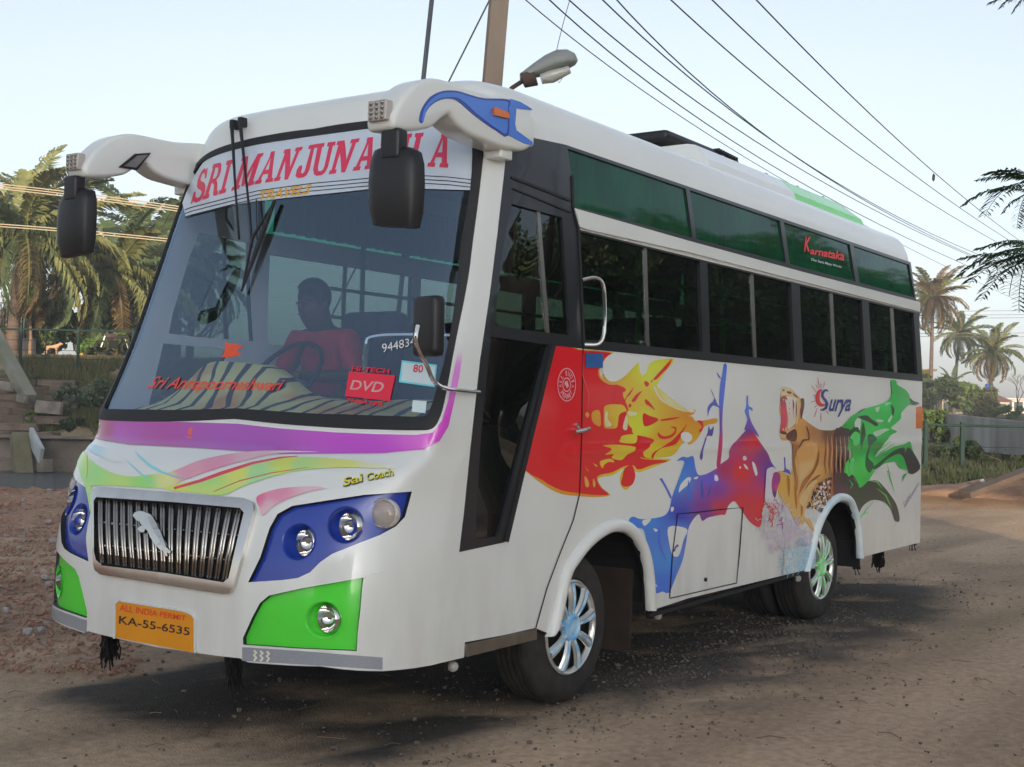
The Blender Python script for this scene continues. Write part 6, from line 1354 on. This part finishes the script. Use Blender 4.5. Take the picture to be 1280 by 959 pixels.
# ---- houses
M_win = mat('dark_window', (.02, .022, .025), .2, spec=.6)
def house(name, D, px0, px1, y_top, zb, depth, m_, label, roof=None, wins=(), par=.0, cat='house', rz=0):
    R0, R1 = (px0 - 640) / 1603 * D, (px1 - 640) / 1603 * D; zt = 1.48 + (501.5 + .0203 * (px0 + px1) / 2 - y_top) * D / 1603
    x, y, _ = DRz(D + depth / 2, (R0 + R1) / 2, 0); o = empty(name, (x, y, zb), YAW + rz); tag(o, label, cat); w = R1 - R0; h = zt - zb
    box('wall', (0, 0, h / 2), (depth, w, h), m_, o)
    if roof == 'flat': box('roof', (0, 0, h + .07), (depth + .5, w + .5, .14), m_, o)
    elif roof:
        bm = bmesh.new(); a = [bm.verts.new(p) for p in ((-depth / 2 - .3, -w / 2 - .3, h), (-depth / 2 - .3, w / 2 + .3, h), (depth / 2 + .3, w / 2 + .3, h), (depth / 2 + .3, -w / 2 - .3, h), (0, -w / 2 - .3, h + w * .28), (0, w / 2 + .3, h + w * .28))]
        for f in ((0, 1, 5, 4), (2, 3, 4, 5), (1, 2, 5), (3, 0, 4), (3, 2, 1, 0)): bm.faces.new([a[i] for i in f])
        bmobj('roof', bm, roof, o)
    for (u, v_, ww, hh) in wins:
        f = box('window', (-depth / 2 - .02, (u - .5) * w * -1, v_ * h), (.08, ww, hh), M_win, o); box('sill', (-depth / 2 - .08, (u - .5) * w * -1, v_ * h - hh / 2 - .04), (.12, ww + .2, .06), m_, f)
    return o
cream = mat('cream_wall', (.52, .44, .32), .85, vary=.15, scale=1); yel = mat('yellow_wall', (.62, .42, .05), .8, vary=.12, scale=1); whi = mat('white_wall', (.6, .57, .5), .85, vary=.15, scale=1); pinkr = mat('pink_tile_roof', (.28, .13, .10), .85, vary=.25, scale=4)
h_ = house('yellow_house', 74, 96, 168, 385, 3.1, 6, yel, 'yellow and white house seen between palm trunks behind the canal road', 'flat', [(.2, .6, .7, .8), (.55, .6, .7, .8)])
house('white_house', 84, 108, 176, 364, 3.1, 6, whi, 'pale pink-white house rising behind the yellow one', 'flat', [(.2, .8, .8, .9), (.6, .8, .8, .9)])
tag(dbox('compound_wall', 58, (175 - 640) / 1603 * 58, 3.0, .2, 3.6, 2.2, mat('teal_wall', (.02, .20, .20), .8, vary=.25, scale=1.5)), 'teal painted compound wall beside the leaning palm', 'wall')
rl = empty('grey_railing', tuple(DRz(47.5, -19.3, 3.1))); tag(rl, 'grey iron railing on a low wall at the left edge of the canal road', 'railing')
for i in range(26):
    p = Vector(DRz(47.5, -17.9 - i * .11, 3.1)) - rl.location; box('bar', (p.x, p.y, 1.35), (.03, .03, 1.3), mat('grey_iron', (.16, .16, .17), .6), rl, rz=YAW)
p = Vector(DRz(47.5, -19.3, 3.1)) - rl.location; box('base_wall', (p.x, p.y, .35), (.2, 3.2, .7), M_conc2, rl, rz=YAW); box('top_rail', (p.x, p.y, 2.0), (.05, 3.0, .05), mat('grey_iron', None), rl, rz=YAW)
q = at(23, 390, 46.5); tag(box('white_meter_box', tuple(q), (.15, .22, .36), mat('white_enamel', (.6, .6, .58), .5)), 'small white box hanging by the young tree at the left', 'meter box')
house('yellow_tower', 105, 1150, 1166, 464, 1.5, 4, yel, 'small yellow rooftop block beside the rear corner of the bus', 'flat')
house('cream_house', 112, 1164, 1187, 486, 1.5, 6, cream, 'cream house partly hidden under the golden palm', 'flat', [(.6, .75, .8, .9)])
house('pink_roofed_house', 100, 1178, 1204, 499, 1.5, 6, cream, 'low cream house with a pinkish tiled roof behind the round green tree', pinkr, [(.25, .6, .5, .7), (.75, .6, .5, .7)])
house('cream_bungalow', 104, 1232, 1262, 502, 1.5, 6, cream, 'long low cream bungalow behind the wall at the right', pinkr, [(.3, .65, .6, .7), (.7, .65, .6, .7)])
house('pale_house', 120, 1246, 1300, 500, 1.5, 8, whi, 'pale flat-roofed house at the right edge behind the wall', 'flat', [(.25, .7, .8, .8), (.5, .7, .8, .8)])
house('tank_tower', 116, 1231, 1244, 492, 1.5, 2.5, cream, 'narrow cream stair tower carrying the blue tank', 'flat')
bm = bmesh.new(); q = at(1236.5, 491.5, 116); a_lathe(bm, [(.001, 0), (.38, 0), (.38, .75), (.34, .82), (.14, .88), (.12, .93), (.001, .93)], tuple(q), 'z', 20)
tk = bmobj('water_tank', bm, mat('blue_plastic', (.02, .08, .38), .4), None, 40); tag(tk, 'blue plastic water tank on top of the narrow tower', 'water tank')

# ---- dog on the canal road
def dog():
    q = at(66, 443, 44); o = empty('dog', (q[0], q[1], q[2]), math.atan2(RT[1], RT[0])); tag(o, 'tan dog standing side-on on the sunlit canal road behind the fence', 'dog')
    pts = [(-.17, 0, .33), (-.02, 0, .32), (.12, 0, .34), (.20, 0, .42), (.25, 0, .47), (.33, 0, .455), (-.23, 0, .36), (-.28, 0, .44), (-.25, 0, .50)]
    ed = [(0, 1), (1, 2), (2, 3), (3, 4), (4, 5), (0, 6), (6, 7), (7, 8)]; rad = [.072, .065, .085, .055, .055, .024, .02, .016, .01]
    for sy in (-.05, .05):
        i = len(pts); pts += [(.13, sy, .22), (.125, sy, .12), (.14, sy, .01), (-.16, sy, .24), (-.20, sy, .13), (-.175, sy, .01)]; ed += [(2, i), (i, i + 1), (i + 1, i + 2), (0, i + 3), (i + 3, i + 4), (i + 4, i + 5)]; rad += [.034, .02, .02, .045, .022, .02]
    for sy in (-.03, .03): i = len(pts); pts.append((.235, sy, .535)); ed.append((4, i)); rad.append(.012)
    me = bpy.data.meshes.new('body'); me.from_pydata(pts, ed, []); b = link('body', me, mat('tan_fur', (.42, .20, .09), .9, color2=(.5, .32, .2), scale=6), o)
    sk = b.modifiers.new('skin', 'SKIN'); sk.use_smooth_shade = True
    for i, q in enumerate(rad): me.skin_vertices[0].data[i].radius = (q, q)
    me.skin_vertices[0].data[1].use_root = True; s2 = b.modifiers.new('sub', 'SUBSURF'); s2.levels = 1; s2.render_levels = 1
    o.scale = (1.05, 1.05, .78)
dog()
# ---- parked motorcycle half hidden by the bus
q = at(143, 444, 43); mo = empty('motorcycle', tuple(q), math.atan2(RT[1], RT[0]) + .5); mo.scale = (.8, .8, .8); tag(mo, 'dark motorcycle parked on the canal road at the edge of the bus windscreen', 'motorcycle')
for x_ in (-.55, .55):
    bm = bmesh.new(); a_lathe(bm, [(.22, -.03), (.30, -.04), (.31, 0), (.30, .04), (.22, .03), (.22, -.03)], (x_, 0, .31), 'y', 20); bmobj('wheel', bm, M_tyre, mo, 40)
    tube('fork' if x_ < 0 else 'shock', [(x_, 0, .31), (x_ * .72, 0, .78)], .03, M_alu, mo)
box('fuel_tank', (-.15, 0, .78), (.42, .24, .20), mat('dark_red_enamel', (.06, .02, .03), .3, coat=.5), mo, bev=.06); box('saddle', (.28, 0, .76), (.55, .22, .10), M_rubber, mo, bev=.04); box('engine', (-.05, 0, .45), (.36, .24, .32), M_dark, mo, bev=.04); tube('handlebar', [(-.38, -.33, 1.0), (-.42, 0, .95), (-.38, .33, 1.0)], .015, M_rubber, mo)
box('headlight', (-.50, 0, .86), (.12, .15, .15), M_rubber, mo, bev=.04)

# ---- utility pole with street lamp, wires
pole = empty('utility_pole', tuple(on(2, 0, 562, 696)) if False else tuple(at(566, 690, 13)), 0); pole.location.z = 0; tag(pole, 'leaning brown concrete utility pole rising behind the bus roof', 'utility pole')
b0 = Vector(at(566, 690, 13)); b0.z = -.1; b1 = Vector(at(645, -260, 13)); d_ = b1 - b0
bm = bmesh.new(); a_box(bm, (0, 0, 0), (.22, .20, d_.length), bev=.02)
for v in bm.verts: v.co.x *= 1 - .12 * (v.co.z / d_.length + .5); v.co.y *= 1 - .12 * (v.co.z / d_.length + .5)
bmesh.ops.transform(bm, matrix=Matrix.Translation((b0 + b1) / 2 - pole.location) @ d_.to_track_quat('Z', 'Y').to_matrix().to_4x4() @ Matrix.Rotation(.5, 4, 'Z'), verts=bm.verts)
bmobj('shaft', bm, mat('pole_concrete', (.36, .28, .21), .9, color2=(.24, .18, .14), scale=3, bump=.4, bscale=12, stretch=(1, 1, .25)), pole, 30)
for h_ in (5.9, 6.5):
    f_ = h_ / d_.length; c = b0 + d_ * f_ - pole.location; tube('cross_arm', [c + Vector(RT) * -.9 - Vector((0, 0, .0)), c + Vector(RT) * .9], .05, mat('rusty_iron', (.09, .055, .04), .8), pole)
    for k in (-.8, -.3, .3, .8): tube('insulator', [c + Vector(RT) * k, c + Vector(RT) * k + Vector((0, 0, .16))], [.045, .03], mat('porcelain', (.5, .45, .4), .3), pole)
lamp_o = empty('street_lamp', tuple(at(628, 118, 12.9))); tag(lamp_o, 'grey street lamp on a short arm at the utility pole', 'street lamp'); L0 = lamp_o.location
tube('arm', [Vector(at(622, 128, 12.9)) - L0, Vector(at(640, 110, 12.85)) - L0, Vector(at(657, 99, 12.8)) - L0], .024, mat('rusty_iron', None), lamp_o)
hp = [(650, 100, .05), (656, 97, .07), (668, 92, .10), (682, 87, .135), (697, 82, .15), (710, 79, .13), (719, 77, .08), (722, 76, .02)]
bm = bmesh.new(); rings = []
for px, py, w in hp:
    c = Vector(at(px, py, 12.75)) - L0; ring = []
    for k in range(14):
        t = 2 * math.pi * k / 14; dp = Vector(FW) * (math.cos(t) * w * 1.1); up_ = Vector((-.18, 0, .98)) * (math.sin(t) * w * (1.0 if math.sin(t) > 0 else .38)); ring.append(bm.verts.new(c + dp + up_))
    rings.append(ring)
for r0, r1 in zip(rings, rings[1:]):
    for k in range(14): bm.faces.new((r0[k], r0[(k + 1) % 14], r1[(k + 1) % 14], r1[k]))
bm.faces.new(rings[0]); bm.faces.new(rings[-1]); bmobj('lamp_head', bm, mat('lamp_grey', (.30, .32, .31), .45, color2=(.22, .23, .22), scale=4), lamp_o, 50)
tube('lamp_collar', [Vector(at(653, 101, 12.74)) - L0, Vector(at(668, 95, 12.74)) - L0], [.075, .10], mat('rusty_iron', None), lamp_o, 10)
tube('lamp_glass', [Vector(at(676, 99, 12.7)) - L0, Vector(at(690, 95, 12.7)) - L0, Vector(at(712, 87, 12.7)) - L0], [.05, .07, .04], mat('lamp_bowl', (.42, .42, .38), .25, coat=.5), lamp_o, 10)
tube('loose_wire', [Vector(at(693, 92, 12.7)) - L0, Vector(at(699, 104, 12.7)) - L0, Vector(at(706, 92, 12.7)) - L0], .004, M_rubber, lamp_o)
for i, (a, b_, D, r, nm, lab, ct) in enumerate((((544, -40), (528, 110), 14, .026, 'conduit_pipe', 'thin grey upright pipe behind the near mirror horn', 'pipe'), ((620, -16), (558, 108), 14, .009, 'stay_wire', 'thin stay wire slanting left of the utility pole', 'wire'))):
    p, q = Vector(at(*a, D)), Vector(at(*b_, D)); dirn = (q - p).normalized(); q2 = q + dirn * ((q.z) / max(.2, -dirn.z)); tag(tube(nm, [p, q2], r, mat('grey_wire', (.10, .105, .12), .6)), lab, ct)
def pxcurve(pts, Dn, Df, rad, n=18):
    pts = [np.array(p, float) for p in pts]; out = []; a, b_, c = pts; t0 = .5; ctrl = 2 * b_ - .5 * (a + c)
    for k in range(n + 1):
        t = k / n; p = (1 - t) ** 2 * a + 2 * t * (1 - t) * ctrl + t * t * c; out.append(at(p[0], p[1], 1 / ((1 - t) / Dn + t / Df)))
    return tube('cable', out, rad, mat('grey_wire', None), None, 5)
WL = [((650, -6), (930, 196), (1290, 384), 'lowest of the thin power cables crossing the sky right of the pole'), ((676, -10), (950, 198), (1290, 366), 'second lowest power cable crossing the sky over the bus roof'), ((700, -10), (975, 196), (1290, 352), 'third power cable from below, starting above the street lamp'),
      ((745, -8), (1010, 206), (1290, 344), 'power cable that crosses another one high above the roof hatch'), ((762, -10), (1000, 200), (1290, 350), 'power cable crossing its neighbour above the roof hatch'), ((828, -10), (1060, 184), (1290, 326), 'power cable in the middle of the open sky, third from the top right'),
      ((880, -10), (1090, 178), (1290, 318), 'second power cable from the top right corner'), ((936, -10), (1130, 182), (1290, 312), 'topmost right power cable, with a scrap caught on it')]
for a, b_, c, lab in WL: tag(pxcurve([a, b_, c], 14, 60, .009 if a[0] > 660 else .007), lab, 'power cable', 'power cables over the bus')
q = at(1167, 222, 26.5); bm = bmesh.new(); bmesh.ops.create_icosphere(bm, subdivisions=1, radius=.06, matrix=Matrix.Translation(q) @ Matrix.Diagonal((.6, .6, 1.5, 1))); tag(bmobj('cable_scrap', bm, M_rubber), 'small dark scrap hanging on the topmost right power cable', 'scrap')
tag(pxcurve([(714, -6), (700, 45), (690, 92)], 12.9, 12.8, .004), 'thin drooping feed wire running up from the street lamp', 'wire')
for i, (y0, y1, lab) in enumerate(((389, 388, 'upper of the far horizontal wires right of the bus'), (394, 393, 'middle far horizontal wire right of the bus'), (397.5, 397, 'lower far horizontal wire right of the bus'), (417, 416, 'faint far wire above the lone palm at the right'), (420, 421, 'faint lowest far wire above the lone palm at the right'))):
    tag(pxcurve([(1100, y0), (1200, (y0 + y1) / 2 + .5), (1300, y1)], 90, 90, .016), lab, 'power cable', 'far cables right of the bus')
M_tw = mat('tan_cable', (.40, .33, .22), .7)
for i, (y0, y1, lab) in enumerate(((230, 258, 'topmost tan cable crossing the left palms, upper bundle'), (233, 261, 'middle tan cable of the upper bundle across the left palms'), (236, 264, 'bottom tan cable of the upper bundle across the left palms'), (281, 299, 'upper tan cable of the lower pair across the left palms'), (284, 302, 'lower tan cable of the lower pair across the left palms'))):
    o = pxcurve([(-20, y0 - 2), (110, (y0 + y1) / 2 - 1), (250, y1 + 4)], 34, 34, .017); o.data.materials[0] = M_tw; tag(o, lab, 'cable', 'tan cables at the left')

# ---- overhanging tree at the right edge, close to the camera
def spray_mesh(L, curl, n, m_, seed, lw):
    r = np.random.default_rng(seed); V_, F_ = [], []; a = 0; x = z = 0.; pts = []
    for k in range(n + 1): t = k / n; a = curl * t; pts.append(np.array([x, 0, z])); x += L / n * math.cos(a); z -= L / n * math.sin(a)
    for k in range(n):
        w = .0035 * (1 - .6 * k / n); p, q = pts[k], pts[k + 1]; j = len(V_); V_ += [p + [0, -w, 0], p + [0, w, 0], q + [0, w, 0], q + [0, -w, 0], p + [0, 0, -w], q + [0, 0, -w]]; F_ += [(j, j + 1, j + 2, j + 3), (j + 1, j + 4, j + 5, j + 2), (j, j + 3, j + 5, j + 4)]
    for k in range(1, n):
        t = k / n; l = lw * math.sin(math.pi * (.1 + .82 * t)) ** .7
        for s_ in (-1, 1):
            d1 = np.array([.45, s_ * .8, r.uniform(-.45, -.05)]); d1 /= np.linalg.norm(d1); c = pts[k] + d1 * l * .55; e = pts[k] + d1 * l + [0, 0, -.18 * l]; w = np.array([.30 * L / n * 1.25, 0, 0]); j = len(V_)
            V_ += [pts[k] - w * .3, pts[k] + w * .3, c + w, c - w, e]; F_ += [(j, j + 1, j + 2, j + 3), (j + 3, j + 2, j + 4)]
    me = bpy.data.meshes.new('leaf_spray'); me.from_pydata([tuple(map(float, q)) for q in V_], [], F_); me.materials.append(m_); me.update(); return me
LS = leafmat('spray_green', (.035, .085, .022), (.02, .045, .02)); SPR = [spray_mesh(.42, c, 22, LS, i, .085) for i, c in enumerate((.5, .9, 1.3))]
tb = Vector(DRz(8.4, 6.2, 0)); tr_ = empty('overhanging_tree', tuple(tb)); tag(tr_, 'feathery-leaved tree reaching into the sky from the right edge', 'tree')
tube('trunk', [(0, 0, -.2), (.05, .05, 1.6), (0, -.05, 3.2), (.1, 0, 4.6)], [.22, .18, .13, .08], M_bark, tr_, 10)
rr2 = random.Random(3)
def branch(p, q, tips, D):
    P_, Q_ = Vector(p), Vector(at(*q, D)); tube('branch', [P_ - tb, (P_ * .5 + Q_ * .5) + Vector((0, 0, .12)) - tb, Q_ - tb], [.05, .028, .010], M_bark, tr_)
    for tx, ty, g_ in tips:
        root = Vector(at(q[0] + rr2.uniform(-14, 14), q[1] + rr2.uniform(-10, 10), D + rr2.uniform(-.15, .15))); tip = Vector(at(tx, ty, D + rr2.uniform(-.25, .1))); d = tip - root
        o = bpy.data.objects.new('leaf_spray', SPR[g_]); col.objects.link(o); o.parent = tr_; o.location = root - tb
        xq = (d + Vector((0, 0, d.length * (.22, .40, .60)[g_]))).normalized(); yq = Vector((0, 0, 1)).cross(xq).normalized(); zq = xq.cross(yq); o.rotation_euler = Matrix((xq, yq, zq)).transposed().to_euler(); k = d.length / .39; o.scale = (k, max(k, .75), max(k, .75))
branch(tb + Vector((0, 0, 3.0)), (1292, 232), [(1206, 256, 1), (1224, 224, 0), (1232, 268, 1), (1250, 216, 0), (1254, 262, 1), (1268, 280, 1), (1262, 212, 0), (1240, 238, 0), (1280, 285, 2), (1276, 218, 0), (1236, 214, 1)], 8.2)
branch(tb + Vector((0, 0, 2.6)), (1294, 312), [(1200, 345, 1), (1204, 322, 0), (1214, 352, 1), (1228, 372, 1), (1226, 310, 0), (1246, 300, 0), (1240, 350, 1), (1262, 372, 2), (1272, 388, 2), (1256, 330, 0), (1280, 378, 2), (1234, 328, 0), (1270, 296, 0)], 8.0)
branch(tb + Vector((0, 0, 4.2)), (1292, -14), [(1240, 2, 0), (1252, 8, 1), (1266, 9, 1), (1275, 6, 1), (1262, -4, 0), (1248, -6, 0)], 8.2)
for k in range(26):
    a = rr2.uniform(0, 6.28); o = bpy.data.objects.new('leaf_spray', SPR[k % 3]); col.objects.link(o); o.parent = tr_; o.location = Vector((.7 + rr2.uniform(-.3, .9), -.5 + rr2.uniform(-.9, .3), rr2.uniform(2.8, 4.9))); o.rotation_euler = (0, rr2.uniform(-.3, .6), a); o.scale = (1.3,) * 3

# ---- unseen: building added to keep the sun off the bus, trees for the glass
o = empty('sun_blocker', DRz(-62, -19.5, 0), YAW); tag(o, 'unseen building block added far behind the camera to keep the sun off the road', 'house')
hb = box('wall', (0, 0, 8.6), (6, 51.6, 17.2), mat('sun_blocker_wall', (.32, .29, .25), .9, vary=.2, scale=.5), o)  # added block, sized so its shadow covers bus and pole
for i in range(17):
    for j in range(5): f = box('window', (3.02, -23.5 + i * 2.9, 2.0 + j * 3.2), (.06, 1.3, 1.4), M_win, o)
def bigtree(x, y, s, seed, src=[]):
    o = empty('shade_tree', (x, y, 0), seed * 1.3); tag(o, 'unseen leafy tree outside the view that shades the bus and shows in the glass', 'tree', 'trees beside the photographer')
    if not src:
        bl = []; r = random.Random(9)
        for _ in range(26): a = r.uniform(0, 6.28); q = r.uniform(.3, 2.1); bl.append((q * math.cos(a), q * math.sin(a), r.uniform(2.0, 5.6), r.uniform(.5, 1.0)))
        V_, F_ = leaf_cloud(11000, .085, bl, 5); me = bpy.data.meshes.new('crown'); me.from_pydata([tuple(map(float, q)) for q in V_], [], F_); me.materials.append(leafmat('shade_leaf', (.14, .19, .06), (.05, .08, .03)))
        bm = bmesh.new(); a_tube(bm, [(0, 0, -.2), (.1, 0, 1.6), (0, .1, 3.2)], [.24, .18, .10], 10)
        for b in bl[:8]: a_tube(bm, [(0, .05, 2.0), (b[0] * .5, b[1] * .5, (2 + b[2]) / 2), b[:3]], [.09, .06, .02], 6)
        mt = bpy.data.meshes.new('trunk'); bm.to_mesh(mt); bm.free(); mt.materials.append(M_bark); src += [me, mt]
    link('crown', src[0], None, o); link('trunk', src[1], None, o); o.scale = (s, s, s)
belt = [(3.5 + 3.1 * i, -14.2 - 1.6 * (i % 2), (.85 if i < 4 else min(1.7, .9 + .12 * (i - 3))) + .08 * (i % 3)) for i in range(16)] + [(-2, -16, .8), (-13, -9, 1.0), (-17, -4, 1.0)]  # last two trees are added behind the camera to block glow on the front
for i, (x, y, s) in enumerate(belt): bigtree(x, y, s, i)

# ---- evening haze in the air between here and the far palms
hm = bpy.data.materials.new('haze_air'); hm.use_nodes = True; nt = hm.node_tree; nt.nodes.remove(nt.nodes['Principled BSDF'])
pv = nt.nodes.new('ShaderNodeVolumePrincipled'); pv.inputs['Color'].default_value = (.93, .95, 1, 1); pv.inputs['Density'].default_value = .0017; pv.inputs['Anisotropy'].default_value = .2
nt.links.new(pv.outputs[0], nt.nodes['Material Output'].inputs['Volume'])
tag(box('haze', (0, 0, 8.2), (700, 700, 21), hm), 'thin pale evening haze over the whole place', 'haze', kind='stuff')
